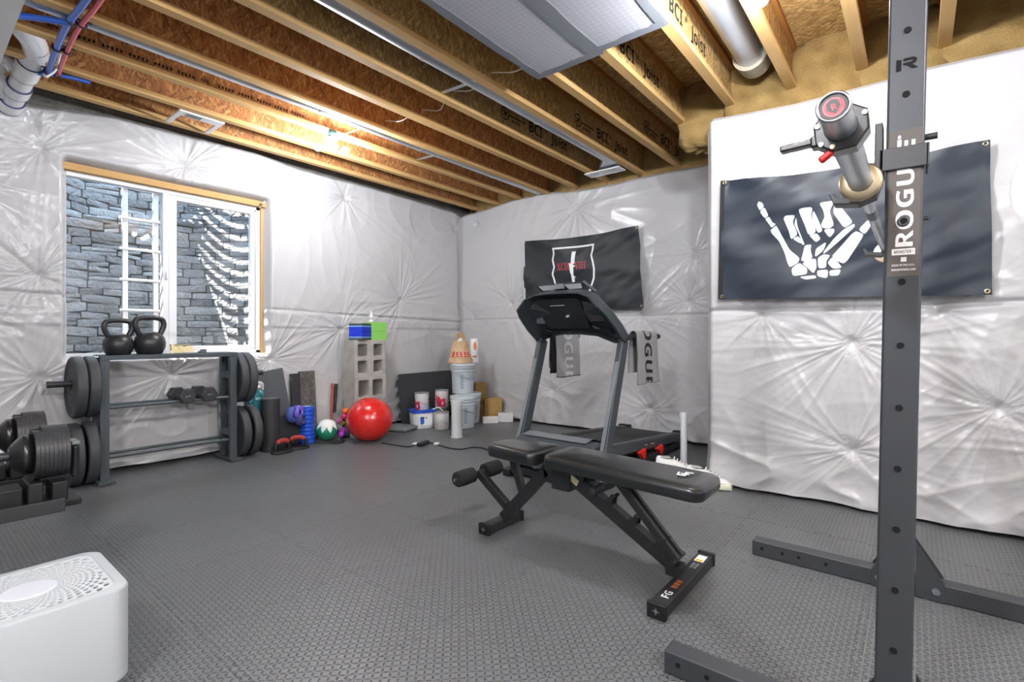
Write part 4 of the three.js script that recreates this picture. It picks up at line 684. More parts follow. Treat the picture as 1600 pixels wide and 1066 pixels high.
single('folding_pole', merge([rod(V(2.965, 0.005, -4.90), V(3.0, 0.57, -4.94), 0.011)]), std(0xc04a3c, 0.6), 'thin red pole standing behind the coloured balls', 'pole');
single('jump_rope', merge([tube([V(2.62, 0.03, -4.62), V(2.70, 0.02, -4.60), V(2.78, 0.012, -4.53), V(2.86, 0.01, -4.52), V(2.90, 0.014, -4.56), V(2.86, 0.016, -4.60), V(2.80, 0.012, -4.60)], 0.007, 40, 8)]), M.cord, 'thin black jump rope curled on the floor by the blue roller', 'rope');

// concrete blocks
const blockGeo = (w, h, d) => {                                          // two cells open to the front
  const web = 0.034, cell = (w - 3 * web) / 2, holes = [];
  for (const s of [-1, 1]) { const c = s * (cell + web) / 2, a = cell / 2, b = h / 2 - web, t = 0.012, q = []; for (const [x, y] of [[-a, -b + t], [-a + t, -b], [a - t, -b], [a, -b + t], [a, b - t], [a - t, b], [-a + t, b], [-a, b - t]]) q.push([c + x * 0.96, y]); holes.push(q); }
  const g = extrude([[-w / 2, -h / 2], [w / 2, -h / 2], [w / 2, h / 2], [-w / 2, h / 2]], d - 0.008, 0.004, holes); return boxUV(g.translate(0, 0, -d / 2), 2);
};
const BK = [3.265, -4.715];
const cmu = (name, geo, x, y, z, turn, label) => { const m = single('concrete_block', geo, M.block, label, 'concrete block', 'stacked concrete blocks'); m.position.set(x, y, z); m.rotation.y = turn; return m; };
cmu('', blockGeo(0.39, 0.195, 0.195).rotateZ(Math.PI / 2), BK[0] - 0.098, 0.646 + 0.196, BK[1], 0, 'upright concrete block under the blue foam blocks');
cmu('', blockGeo(0.39, 0.195, 0.195).rotateZ(Math.PI / 2), BK[0] + 0.100, 0.646 + 0.196, BK[1], 0.01, 'upright concrete block under the green foam blocks');
cmu('', blockGeo(0.39, 0.254, 0.24), BK[0], 0.392 + 0.127, BK[1] - 0.01, -0.015, 'wide concrete block with two tall cells in the middle of the stack');
cmu('', blockGeo(0.39, 0.194, 0.20), BK[0], 0.195 + 0.097, BK[1], 0.01, 'concrete block in the stack, second from the floor behind the red ball');
cmu('', blockGeo(0.39, 0.192, 0.20), BK[0], 0.002 + 0.096, BK[1], 0, 'bottom concrete block on the floor behind the red ball');
// foam yoga blocks
function foamBlock(x, y, z, turn, layers, label) { const o = thing('yoga_block', label, 'yoga block', [x, y, z], turn, 'foam blocks on the concrete stack'); let h = 0; for (const [t, c] of layers) { part('foam_layer', boxAt(0.20, t, 0.155, 0, h + t / 2, 0, 0.002), std(c, 0.85), o); h += t; } }
foamBlock(BK[0] - 0.085, 1.040, BK[1] + 0.03, 0.45, [[0.026, 0x4a5058], [0.012, 0x7fb4e8], [0.052, 0x1b35c8]], 'lower blue and grey striped foam block on the concrete stack');
foamBlock(BK[0] - 0.085, 1.131, BK[1] + 0.03, 0.45, [[0.052, 0x1b35c8], [0.012, 0x7fb4e8], [0.026, 0x4a5058]], 'upper blue and grey striped foam block, top of its pair');
foamBlock(BK[0] + 0.135, 1.040, BK[1] - 0.01, 0.02, [[0.098, 0x86c95e]], 'lower lime green foam block on the concrete stack');
foamBlock(BK[0] + 0.135, 1.1395, BK[1] - 0.01, 0.02, [[0.098, 0x86c95e]], 'upper lime green foam block, top of its pair');
{ const b = thing('spray_bottle', 'small white bottle standing on the lime green foam block', 'bottle', [BK[0] + 0.075, 1.2385, BK[1]]); part('body', lathe([[0, 0], [0.022, 0], [0.024, 0.004], [0.024, 0.07], [0.012, 0.085], [0.012, 0.10], [0, 0.10]], 24), M.white, b); part('cap', cyl(0.013, 0.025, 16).translate(0, 0.1125, 0), M.paper, b); part('label_band', cyl(0.0244, 0.03, 24).translate(0, 0.04, 0), std(0xb9bcc2, 0.6), b); }
{
  const r = 0.232, ball = thing('stability_ball', 'big glossy red ball in front of the concrete blocks', 'ball', [3.10, 0.222, -4.40]);
  part('skin', warp(new THREE.SphereGeometry(r, 96, 64), (v) => { const n = v.clone().normalize(), d = n.dot(V(-0.05, 0.40, 0.91).normalize()); v.multiplyScalar(1 + 0.007 * nz(n.x * 7, n.y * 7, n.z * 7) - 0.05 * Math.exp(-Math.pow((1 - d) / 0.012, 2)) * 0.5 + 0.012 * nz(n.x * 22, n.y * 22, n.z * 22) * smooth(0.86, 0.97, d)); v.y *= 0.965; }), phys(0xd6241f, 0.25, { clearcoat: 0.5, clearcoatRoughness: 0.2 }), ball);
  part('seam', new THREE.TorusGeometry(r * 0.985, 0.0035, 6, 80).scale(1, 0.975, 1).rotateY(0.9).rotateX(-0.95), phys(0xc21d19, 0.3), ball);
}
single('grey_pad', warp(box(0.28, 0.045, 0.34, 0.02), (v) => { v.y += 0.024; }).rotateY(0.3).translate(3.66, 0.004, -4.62), std(0x6f7678, 0.8), 'flat grey cushion on the floor beside the red ball', 'cushion');

// ---------- in the corner ----------
{
  const st = thing('spare_mat', 'black puzzle foam mat, front of the stack leaning on the wall', 'foam mat', [0, 0, 0], 0, 'spare puzzle mats');
  const mk = (x0) => { const pts = [], S = 0.60, n = 9, p = S / n; const ed = (fx) => { for (let k = 0; k < n; k++) fx(k * p, k % 2 ? 0.026 : 0); }; pts.push([0, 0], [S * 1.32, 0], [S * 1.32, S]); pts.push([0, S]); for (let k = n - 1; k >= 0; k--) { const a = k % 2 ? -0.028 : 0; pts.push([a, (k + 1) * p - 0.004], [a * 1.0 - (k % 2 ? 0.006 : -0.006), k * p + 0.004]); } return extrude(pts, 0.011, 0.0015); };
  const place = (o, i) => { o.position.set(3.88 + i * 0.03, 0.012, -4.86 - i * 0.014); o.rotation.set(-0.12, -0.12, 0); };
  part('sheet', planarUV(mk(), 0, 1), M.foamDark, st); place(st, 0);
  ['second black puzzle mat in the leaning stack', 'third black puzzle mat in the leaning stack', 'black puzzle mat at the back of the leaning stack'].forEach((label, i) => { const o = st.clone(); o.name = numbered('spare_mat'); o.userData = { label, category: 'foam mat', group: 'spare puzzle mats' }; scene.add(o); place(o, i + 1); });
}
const canTex = (body, mark, top) => canvasTex(256, 128, (c, w, h) => { c.fillStyle = body; c.fillRect(0, 0, w, h); reseed(9); c.fillStyle = mark; for (const x0 of [20, 150]) { for (let i = 0; i < 26; i++) { c.beginPath(); c.ellipse(x0 + 40 + rnd(-34, 34), 56 + rnd(-34, 34), rnd(4, 14), rnd(4, 12), rnd(0, 3), 0, 7); c.fill(); } } if (top) { c.fillStyle = top; c.fillRect(0, 92, w, 36); c.fillStyle = '#fff'; for (const x of [20, 150]) for (let k = 0; k < 5; k++) c.fillRect(x + k * 14, 102, 9, 14); } });
function paintCan(x, y, z, r, h, map, label, turn = 0, bail = true) {
  const o = thing('paint_can', label, 'paint can', [x, y, z], turn, 'paint cans in the corner');
  part('body', lathe([[0, 0], [r, 0], [r, h]], 32), std(0xffffff, 0.45, { map }), o);
  part('rim', lathe([[r, h - 0.004], [r + 0.004, h], [r + 0.004, h + 0.006], [r - 0.006, h + 0.006], [r - 0.012, h - 0.003], [0, h - 0.003]], 32), M.zinc, o);
  if (bail) part('bail', tube([V(-r, h * 0.72, 0), V(-r * 0.75, h * 0.45, r * 0.72), V(0, h * 0.33, r * 1.06), V(r * 0.75, h * 0.45, r * 0.72), V(r, h * 0.72, 0)], 0.0025, 24, 6), M.steel, o);
}
const tub = thing('plastic_tub', 'white plastic tub with blue lid holding up a paint can', 'tub', [3.95, 0, -4.56], -0.35);
part('body', loft([0.002, 0.02, 0.185, 0.19].map((y, k) => { const w = 0.118 + 0.012 * y / 0.19 - (k === 0 ? 0.006 : 0), o = []; for (let i = 0; i < 32; i++) { const a = i / 32 * 2 * Math.PI, q = (t) => Math.sign(t) * Math.pow(Math.abs(t), 0.55); o.push(V(q(Math.cos(a)) * w * 1.1, y, -q(Math.sin(a)) * w)); } return o; }), true, true, 0.6), M.white, tub);
part('lid', loft([0.185, 0.19, 0.212, 0.216].map((y, k) => { const w = k === 3 ? 0.126 : 0.137, o = []; for (let i = 0; i < 32; i++) { const a = i / 32 * 2 * Math.PI, q = (t) => Math.sign(t) * Math.pow(Math.abs(t), 0.55); o.push(V(q(Math.cos(a)) * w * 1.1, y, -q(Math.sin(a)) * w)); } return o; }), true, true, 0.6), std(0x1a4fc0, 0.45), tub, 'bright blue lid');
part('label_sheet', new THREE.PlaneGeometry(0.16, 0.12).translate(-0.01, 0.10, 0.1315), std(0xffffff, 0.5, { map: canvasTex(128, 96, (c) => { c.fillStyle = '#eceeee'; c.fillRect(0, 0, 128, 96); c.fillStyle = '#2a62c8'; c.beginPath(); c.moveTo(10, 20); c.lineTo(50, 12); c.lineTo(50, 78); c.lineTo(14, 84); c.fill(); c.fillStyle = '#2b2f33'; c.fillRect(14, 14, 34, 10); c.fillStyle = '#7a8a40'; c.fillRect(60, 18, 20, 14); c.fillStyle = '#d8a030'; c.fillRect(20, 86, 24, 6); }) }), tub);
part('handle', tube([V(0.09, 0.215, 0.09), V(0.16, 0.235, 0.11), V(0.20, 0.20, 0.14)], 0.006, 12, 6), M.white, tub);
const redCan = canTex('#d7d7d5', '#d8304c', '#b8202c'), whiteCan = canTex('#e8e6e0', '#d9d6cc', null), redCan2 = canTex('#e6d9d8', '#e0385a', '#c21f30'), greenCan = canTex('#5f6a58', '#39442f', '#8b8f80');
paintCan(3.94, 0.217, -4.56, 0.083, 0.19, redCan, 'dented paint can with red splash label on the blue-lidded tub');
paintCan(4.015, 0.002, -4.30, 0.084, 0.19, whiteCan, 'plain white paint can on the floor between tub and bucket', 0.4);
paintCan(4.28, 0.002, -4.58, 0.083, 0.205, greenCan, 'dull green can under the red-labelled paint can', 0, false);
paintCan(4.28, 0.214, -4.58, 0.083, 0.195, redCan2, 'red splash paint can standing on the green can', 0.8);
function bucket(x, y, z, label, turn, lid = true) {
  const o = thing('bucket', label, 'bucket', [x, y, z], turn, 'pale plastic buckets in the corner'), m = std(0xb9c3c8, 0.4);
  part('body', lathe([[0, 0], [0.125, 0], [0.130, 0.006], [0.142, 0.27], [0.150, 0.272], [0.150, 0.285], [0.143, 0.287], [0.144, 0.305], [0.153, 0.307], [0.153, 0.325], [0.147, 0.327], [0.147, 0.35]], 40), m, o);
  part('lid', lathe([[0, 0.362], [0.135, 0.362], [0.140, 0.372], [0.156, 0.372], [0.158, 0.340], [0.150, 0.338]], 40), std(0xc6cfd3, 0.4), o);
  part('bail', tube([V(-0.152, 0.30, 0), V(-0.11, 0.22, 0.115), V(0, 0.185, 0.152), V(0.11, 0.22, 0.115), V(0.152, 0.30, 0)], 0.003, 24, 6), M.steel, o);
  part('print', new THREE.CylinderGeometry(0.1415, 0.133, 0.2, 20, 1, true, -0.9, 0.55).translate(0, 0.155, 0), std(0x7f8c95, 0.5, { alphaMap: canvasTex(64, 128, (c) => { c.fillStyle = '#000'; c.fillRect(0, 0, 64, 128); c.fillStyle = '#fff'; for (let k = 0; k < 14; k++) c.fillRect(8, 6 + k * 8.6, 22 + (k * 17) % 26, 4); }, false), transparent: true }), o);
}
bucket(4.25, 0.002, -4.18, 'lower pale blue-grey bucket in front, behind the white floor pipe', 0.1);
bucket(4.535, 0.002, -4.36, 'lower pale bucket beside the cardboard box', 0.6);
bucket(4.43, 0.376, -4.36, 'pale blue-grey bucket stacked on the lower buckets, shopping bag on top', -0.2);
{
  const tx = canvasTex(256, 256, (c, w) => { c.fillStyle = '#c3a27c'; c.fillRect(0, 0, w, w); for (let i = 0; i < 70; i++) { c.fillStyle = i % 2 ? '#b18e66' : '#d3b694'; c.globalAlpha = 0.4; c.fillRect((i * 53) % 256, (i * 37) % 256, 10, 50); } c.globalAlpha = 1; c.fillStyle = '#b83428'; for (const x of [0, 128]) { c.fillRect(x + 28, 128, 76, 56); c.fillStyle = '#d8b79a'; for (let k = 0; k < 4; k++) { c.fillRect(x + 36 + k * 16, 134, 9, 18); c.fillRect(x + 34 + k * 16, 160, 11, 15); } c.fillStyle = '#b83428'; } });
  const b = thing('shopping_bag', 'tan plastic shopping bag with red print on the top bucket', 'bag', [4.395, 0.75, -4.37], -0.65);
  part('body', grid(36, 22, (u, v) => { const a = u * 2 * Math.PI, tp = lerp(1, 0.55, Math.pow(v, 1.2)), n = 1 + 0.14 * nz(Math.cos(a) * 2.2, v * 5, Math.sin(a) * 2.2); return [Math.cos(a) * 0.150 * tp * n, 0.001 + 0.27 * v, Math.sin(a) * 0.085 * tp * n]; }), std(0xffffff, 0.45, { map: tx, side: THREE.DoubleSide }), b);
  for (const s of [-1, 1]) part('handle', warp(tube([V(s * 0.055, 0.255, 0), V(s * 0.045, 0.33, 0.01), V(s * 0.030, 0.37, 0.01), V(s * 0.012, 0.345, 0), V(s * 0.010, 0.26, 0)], 0.013, 24, 8), (v) => { v.z *= 0.8; }), std(0xb9966c, 0.5), b);
  part('contents', warp(new THREE.IcosahedronGeometry(0.05, 3), (v) => { v.multiplyScalar(1 + 0.4 * nz(v.x * 30, v.y * 30, v.z * 30)); v.y += 0.265; v.x *= 0.7; }), M.paper, b);
  const s = thing('snack_bag', 'white and orange glossy bag beside the tan shopping bag', 'bag', [4.55, 0.75, -4.28], -0.65);
  part('body', grid(14, 16, (u, v) => [(u - 0.5) * 0.11 * (1 - 0.15 * v), 0.002 + 0.30 * v, 0.035 * Math.sin(Math.PI * u) * Math.sin(Math.PI * Math.min(1, v * 0.9 + 0.1)) + 0.008 * nz(u * 5, v * 8)]), phys(0xffffff, 0.3, { side: THREE.DoubleSide, map: canvasTex(64, 128, (c) => { c.fillStyle = '#dfe0e2'; c.fillRect(0, 0, 64, 128); c.fillStyle = '#d8703a'; c.beginPath(); c.ellipse(34, 40, 12, 22, 0, 0, 7); c.fill(); c.fillStyle = '#c84030'; c.fillRect(20, 92, 26, 8); }) }), s);
  part('back', grid(14, 16, (u, v) => [(u - 0.5) * 0.11 * (1 - 0.15 * v), 0.002 + 0.30 * v, -0.025 * Math.sin(Math.PI * u) * Math.sin(Math.PI * Math.min(1, v * 0.9 + 0.1))]), std(0xc9ccd0, 0.35, { side: THREE.DoubleSide }), s);
}
function cardboardBox(x, y, z, w, h, d, turn, label, m = M.cardboard) { const o = thing('cardboard_box', label, 'box', [x, y, z], turn, 'cardboard boxes in the corner'); part('carton', boxAt(w, h, d, 0, h / 2, 0, 0.003), m, o); part('tape', boxAt(w + 0.002, h + 0.002, 0.04, 0, h / 2, 0, 0.001), std(0xab8c58, 0.5), o); part('flap', boxAt(w * 0.98, 0.004, d * 0.48, 0, h + 0.001, d * 0.25, 0.001), m, o); }
cardboardBox(4.80, 0.002, -4.47, 0.20, 0.24, 0.18, -0.1, 'low brown box with white label under the tall box', std(0x7d6236, 0.85));
cardboardBox(4.80, 0.250, -4.47, 0.19, 0.22, 0.17, -0.08, 'tall tan cardboard box stacked beside the buckets');
cardboardBox(4.86, 0.002, -4.235, 0.17, 0.28, 0.15, -0.25, 'tan cardboard box standing behind the white stacks', std(0xb3925a, 0.85));
single('box_label', new THREE.PlaneGeometry(0.08, 0.12).rotateY(-1.67).translate(4.693, 0.12, -4.45), std(0xdfe3e2, 0.6, { map: canvasTex(64, 96, (c) => { c.fillStyle = '#e2e6e5'; c.fillRect(0, 0, 64, 96); c.fillStyle = '#4a6a70'; c.fillRect(8, 10, 48, 30); c.fillRect(8, 50, 30, 6); c.fillRect(8, 62, 40, 6); }) }), 'white paper label on the low brown box', 'label');
function tileStack(x, z, n, turn, label) { const o = thing('tile_pack', label, 'tile stack', [x, 0.002, z], turn, 'white tile stacks by the wall'); for (let k = 0; k < n; k++) part('tile', boxAt(0.19, 0.017, 0.10, 0.004 * nz(k, 3), 0.009 + k * 0.0185, 0.003 * nz(k, 7), 0.002), M.paper, o); }
tileStack(4.67, -4.12, 4, -0.75, 'lower stack of white tiles nearest the buckets');
tileStack(4.86, -4.03, 6, -0.9, 'taller stack of white tiles against the plastic wall');
single('floor_pipe', merge([lathe([[0.045, 0.39], [0.058, 0.39], [0.058, 0.0], [0.064, 0.0], [0.064, 0.012], [0.058, 0.016]], 36), lathe([[0, 0.40], [0.056, 0.40], [0.062, 0.396], [0.062, 0.345], [0.058, 0.343]], 36)]), M.pvc, 'capped white pipe stub rising from the floor before the buckets', 'pipe').position.set(3.777, 0.002, -3.806);
single('floor_pipe', merge([lathe([[0, 0.445], [0.026, 0.445], [0.031, 0.44], [0.031, 0.405], [0.027, 0.403], [0.027, 0.0]], 28)]), M.pvc, 'thin white pipe rising from the floor beside the treadmill', 'pipe').position.set(4.16, 0.002, -1.51);
{
  const c = thing('power_cord', 'black power cord snaking over the mats to the treadmill', 'cord');
  part('cable', tube([[596, 692], [614, 695], [640, 698], [655, 692], [672, 692], [690, 697], [706, 701], [722, 702], [740, 699], [757, 701], [775, 712], [800, 716]].map(([x, y]) => onY(x, y, 0.007)), 0.006, 90, 8), M.cord, c);
  const a = onY(661, 693, 0.02); part('adapter', box(0.16, 0.035, 0.06, 0.012).rotateY(0.3).translate(a.x, 0.022, a.z), M.black, c);
  for (const [x, y] of [[649, 694], [682, 694]]) { const p = onY(x, y, 0.01); part('tag', box(0.07, 0.012, 0.05, 0.004).rotateY(0.6).translate(p.x, 0.014, p.z), M.paper, c, 'white cable tag'); }
}
// shoes by the furred-out wall
function shoe(x, z, turn, label) {
  const o = thing('sneaker', label, 'shoe', [x, 0.001, z], turn, 'white sneakers beside the bench'); o.scale.set(1.05, 1.4, 1.05);
  const sec = (t) => { const w = lerp(0.036, 0.050, smooth(0, 0.7, t)) * (1 - 0.55 * smooth(0.82, 1.0, t)), h = t < 0.35 ? 0.105 - 0.02 * smooth(0, 0.3, t) : lerp(0.088, 0.048, smooth(0.35, 0.9, t)); const b = 0.72 + 0.28 * smooth(-0.03, 0.07, t); return [w * b, h * (1 - 0.45 * smooth(0.92, 1, t)) * (0.8 + 0.2 * smooth(0, 0.05, t))]; };
  const ring = (t, lo, k) => { const [w, h] = sec(t), l = []; for (let i = 0; i < 20; i++) { const a = i / 20 * 2 * Math.PI, c = Math.cos(a), s = Math.sin(a); l.push(V(lerp(-0.145, 0.145, t), lo + (s * 0.5 + 0.5) * (h - lo) * k, -Math.sign(c) * Math.pow(Math.abs(c), 0.7) * w)); } return l; };
  const ts = [0, 0.03, 0.1, 0.2, 0.32, 0.45, 0.6, 0.75, 0.87, 0.95, 0.985, 1];
  part('upper', loft(ts.map((t) => ring(t, 0.024, 1)), true, true, 0.9), std(0xe9eae6, 0.75), o);
  part('sole', loft(ts.map((t) => { const [w] = sec(t), l = []; for (let i = 0; i < 20; i++) { const a = i / 20 * 2 * Math.PI, c = Math.cos(a), s = Math.sin(a); l.push(V(lerp(-0.150, 0.152, t), 0.017 + Math.sign(s) * Math.pow(Math.abs(s), 0.4) * 0.017, -Math.sign(c) * Math.pow(Math.abs(c), 0.6) * w * 1.06)); } return l; }), true, true, 0.8), std(0xdfe0c8, 0.7), o, 'cream rubber sole');
  part('opening', cyl(0.027, 0.004, 20).scale(1.7, 1, 1).translate(-0.085, 0.094, 0), std(0xb9bab8, 0.9), o);
  for (let k = 0; k < 5; k++) part('lace', tube([V(-0.02 + k * 0.022, 0.076 - k * 0.006, -0.034), V(-0.012 + k * 0.022, 0.098 - k * 0.009, 0), V(-0.02 + k * 0.022, 0.076 - k * 0.006, 0.034)], 0.004, 10, 6), M.paper, o);
}
shoe(3.695, -1.165, -1.5, 'white sneaker with cream sole, toe pointing out from the wall');
shoe(3.86, -1.46, -1.2, 'white sneaker tucked behind the other against the plastic wall');

// ---------- flags ----------
function flag(name, label, corners, plane, tex, out, drape, ink) {
  const [tl, tr, br, bl] = corners.map(([x, y]) => onX(x, y, plane)), o = thing(name, label, 'flag');
  const cloth = grid(130, 80, (u, v) => {
    const a = tl.clone().lerp(tr, u), b = bl.clone().lerp(br, u), p = a.lerp(b, 1 - v), w = 1 - v;
    p.y -= 0.035 * Math.sin(Math.PI * u) * (1 - w) ; const d1 = u * 1.6 + w * 0.9, d2 = (1 - u) * 1.6 + w * 0.9;
    const f = drape * (0.5 * Math.sin((u - w * 0.75) * 13 + 2 * nz(u * 2, w * 2)) * Math.exp(-d1 * 1.4) * 2.2 + 0.5 * Math.sin((1 - u - w * 0.6) * 14 + 2 * nz(u * 2 + 5, w * 2)) * Math.exp(-d2 * 1.3) * 2.0 + 0.9 * nz(u * 3 + w * 2, w * 2.5 - u * 1.2, out) + 0.35 * nz(u * 9 + w * 6, w * 7, out + 3));
    p.x += -0.012 - f * smooth(0, 0.05, Math.min(u, 1 - u) + 0.25 * w); return [p.x, p.y, p.z];
  });
  part('cloth', cloth, phys(0xffffff, 0.50, { map: tex, side: THREE.DoubleSide }), o);
  part('header_band', beam(tl.clone().add(V(-0.012, 0, 0)), bl.clone().add(V(-0.012, 0, 0)), 0.004, 0.03, V(0, 0, 1), 0.001), ink, o);
  for (const p of [tl, tr, bl, br]) part('grommet', new THREE.TorusGeometry(0.010, 0.0035, 6, 16).rotateY(Math.PI / 2).translate(p.x - 0.018, p.y + (p === tl || p === tr ? -0.02 : 0.02), p.z + (p === tl || p === bl ? 0.015 : -0.02)), M.brass, o);
}
const navy = '#14202e';
const handTex = canvasTex(1344, 824, (c, w, h) => {
  c.fillStyle = navy; c.fillRect(0, 0, w, h); c.fillStyle = '#c9d3da';
  const q = ([x, y]) => { const u = (x - 90) / 1345, t = 265 - 205 * u + 14 * Math.sin(Math.PI * u), b = 855 - 20 * u; return [u * w, (y - t) / (b - t) * h]; };
  for (const s of ['312 375 322 358 340 362 355 380 330 404', '331 409 357 385 382 427 358 441', '361 443 385 432 405 462 425 469 400 487 386 470', '394 500 426 476 438 492 470 545 505 600 562 640 555 664 510 690 495 665 478 615 445 555 400 515', '470 440 482 425 536 422 520 456 550 518 512 545 500 500', '541 432 548 480 570 530 588 570 578 574 560 520 532 470', '522 541 553 526 578 566 558 561', '555 395 580 385 632 380 622 430 653 507 610 522 590 470', '636 395 660 440 686 500 661 512 628 440', '612 521 656 513 675 540 650 559', '668 358 735 346 742 352 720 400 746 470 720 489 685 485 678 468 698 430 690 395', '690 493 746 489 745 510 722 536', '750 360 770 350 785 385 842 456 800 485 785 470 740 405', '846 464 850 480 760 562 690 620 692 605 745 540 800 490', '850 500 892 520 880 545 800 672 750 650 735 630 762 600', '868 494 918 440 926 478 897 520', '590 575 625 570 620 600 633 636 610 660 570 655 580 620', '650 592 706 556 690 600 645 636', '520 696 560 665 606 695 605 725 530 736', '577 668 626 646 650 645 655 690 640 721 607 690', '661 640 690 621 725 625 705 655 705 690 666 695', '735 636 760 655 786 690 740 695 712 666', '565 740 650 730 655 745 600 753', '659 705 715 700 712 746 661 735', '722 705 780 698 770 730 726 733']) {
    const n = s.split(' ').map(Number), p = []; for (let i = 0; i < n.length; i += 2) p.push(q([n[i], n[i + 1]]));
    c.beginPath(); const m = p.length; p.forEach((a, i) => { const b = p[(i + m - 1) % m], d = p[(i + 1) % m], k = 0.3, s = [lerp(a[0], b[0], k), lerp(a[1], b[1], k)], e = [lerp(a[0], d[0], k), lerp(a[1], d[1], k)]; i ? c.lineTo(...s) : c.moveTo(...s); c.quadraticCurveTo(...a, ...e); }); c.closePath(); c.lineJoin = 'round'; c.lineWidth = 2; c.strokeStyle = '#c9d3da'; c.stroke(); c.fill();
  }
});
flag('wall_flag', 'navy flag printed with a pale skeleton hand, pinned to the plastic wall', [[1130, 283], [1547, 219], [1550, 461], [1126, 468]], XR - 0.085, handTex, 3, 0.022, std(0x0c1016, 0.7));
const shieldTex = canvasTex(1024, 600, (c, w, h) => {
  c.fillStyle = '#141b21'; c.fillRect(0, 0, w, h); c.strokeStyle = '#e4e8ea'; c.lineWidth = 15; c.lineJoin = 'miter';
  const P = (u, v) => [u * w, v * h]; c.beginPath();
  [[0.29, 0.13], [0.64, 0.13], [0.632, 0.20], [0.622, 0.27], [0.635, 0.36], [0.642, 0.46], [0.635, 0.57], [0.575, 0.82], [0.465, 0.97], [0.36, 0.82], [0.29, 0.60], [0.275, 0.48], [0.292, 0.38], [0.278, 0.28], [0.293, 0.20]].forEach((p, i) => i ? c.lineTo(...P(...p)) : c.moveTo(...P(...p))); c.closePath(); c.stroke();
  c.fillStyle = '#b3303a'; c.font = 'bold 74px serif'; c.save(); c.translate(0.315 * w, 0.435 * h); c.scale(0.72, 1.1); c.fillText('XCHL', 0, 0); c.fillText('VIII', 232, 0); c.restore();
  c.fillStyle = '#e4e8ea'; for (const poly of [[[0.455, 0.19], [0.49, 0.19], [0.478, 0.36], [0.448, 0.36]], [[0.43, 0.345], [0.462, 0.36], [0.486, 0.40], [0.468, 0.40], [0.464, 0.52], [0.486, 0.545], [0.470, 0.545], [0.465, 0.66], [0.435, 0.655], [0.428, 0.62], [0.442, 0.62], [0.443, 0.50], [0.436, 0.47]]]) { c.beginPath(); poly.forEach((p, i) => i ? c.lineTo(...P(...p)) : c.moveTo(...P(...p))); c.fill(); }
});
flag('wall_flag', 'black flag with white shield outline and red lettering behind the treadmill', [[819, 377], [998, 353], [1006, 481], [821, 490]], XB - 0.10, shieldTex, 8, 0.022, std(0xb9bcbf, 0.7));

// ---------- towels ----------
function towel(label, z, x0, x1, yIn, yOut, tex, edge) {
  const o = thing('gym_towel', label, 'towel', [0, 0, z], 0, 'towels over the treadmill handrails');
  const y0 = 1.095, r = 0.026, L1 = y0 - yOut, L2 = y0 - yIn, tot = L1 + L2 + Math.PI * r;
  const f = (k) => (u, v) => { const s = v * tot, w = 0.014 * nz(u * 3.2, s * 3, z) + 0.010 * Math.sin(u * 8 + s * 3); let y, zz; const rr = r + k; if (s < L1) { y = yOut + s; zz = rr + w * (1 - s / L1) + 0.012 * (1 - s / L1); } else if (s < L1 + Math.PI * r) { const a = (s - L1) / r; y = y0 + Math.sin(a) * rr; zz = Math.cos(a) * rr; } else { const q = s - L1 - Math.PI * r; y = y0 - q; zz = -rr - w * q / L2; } return [lerp(x0, x1, u) + 0.015 * (u - 0.5) * (1 - Math.sin(Math.PI * v)) + 0.008 * nz(v * 5, u, 2), y + 0.008 * nz(u * 4, 3, z), zz]; };
  part('terry', [grid(30, 60, f(0.006)), grid(30, 60, f(0))], std(0xffffff, 0.95, { map: tex, side: THREE.DoubleSide, bumpMap: M.iron.bumpMap, bumpScale: 0.002 }), o);
  part('hem', tube(Array.from({ length: 14 }, (_, i) => V(...f(0.004)(i / 13, 0))), 0.005, 40, 6), std(edge, 0.9), o);
}
const towelTex = (bg, fg, alpha) => canvasTex(512, 1024, (c, w, h) => { c.fillStyle = bg; c.fillRect(0, 0, w, h); reseed(4); for (let i = 0; i < 3000; i++) { c.fillStyle = i % 2 ? 'rgba(255,255,255,0.05)' : 'rgba(0,0,0,0.06)'; c.fillRect(rnd(0, w), rnd(0, h), 3, 6); } c.save(); c.globalAlpha = alpha; c.fillStyle = fg; c.translate(w * 0.36, h * 0.29); c.rotate(Math.PI / 2); c.font = 'bold 250px sans-serif'; c.fillText('ROGUE', -60, 0); c.restore(); });
towel('grey towel with big black letters hung on the treadmill handrail', TZ + 0.395, 3.60, 3.98, 0.80, 0.715, towelTex('#8f8f90', '#16181a', 1), 0x77787a);
towel('light grey towel with pale letters hung on the other handrail', TZ - 0.395, 3.66, 4.04, 0.80, 0.725, towelTex('#98999a', '#c9cacb', 0.8), 0x2a2c2e);
{ const o = thing('gym_towel', 'black towel edge showing behind the light grey towel', 'towel', [0, 0, TZ - 0.395]); part('terry', grid(12, 40, (u, v) => [lerp(3.60, 3.72, u), lerp(0.76, 1.10, v), 0.022 + 0.008 * nz(u * 3, v * 4) - 0.01]), std(0x141518, 0.95, { side: THREE.DoubleSide }), o); }

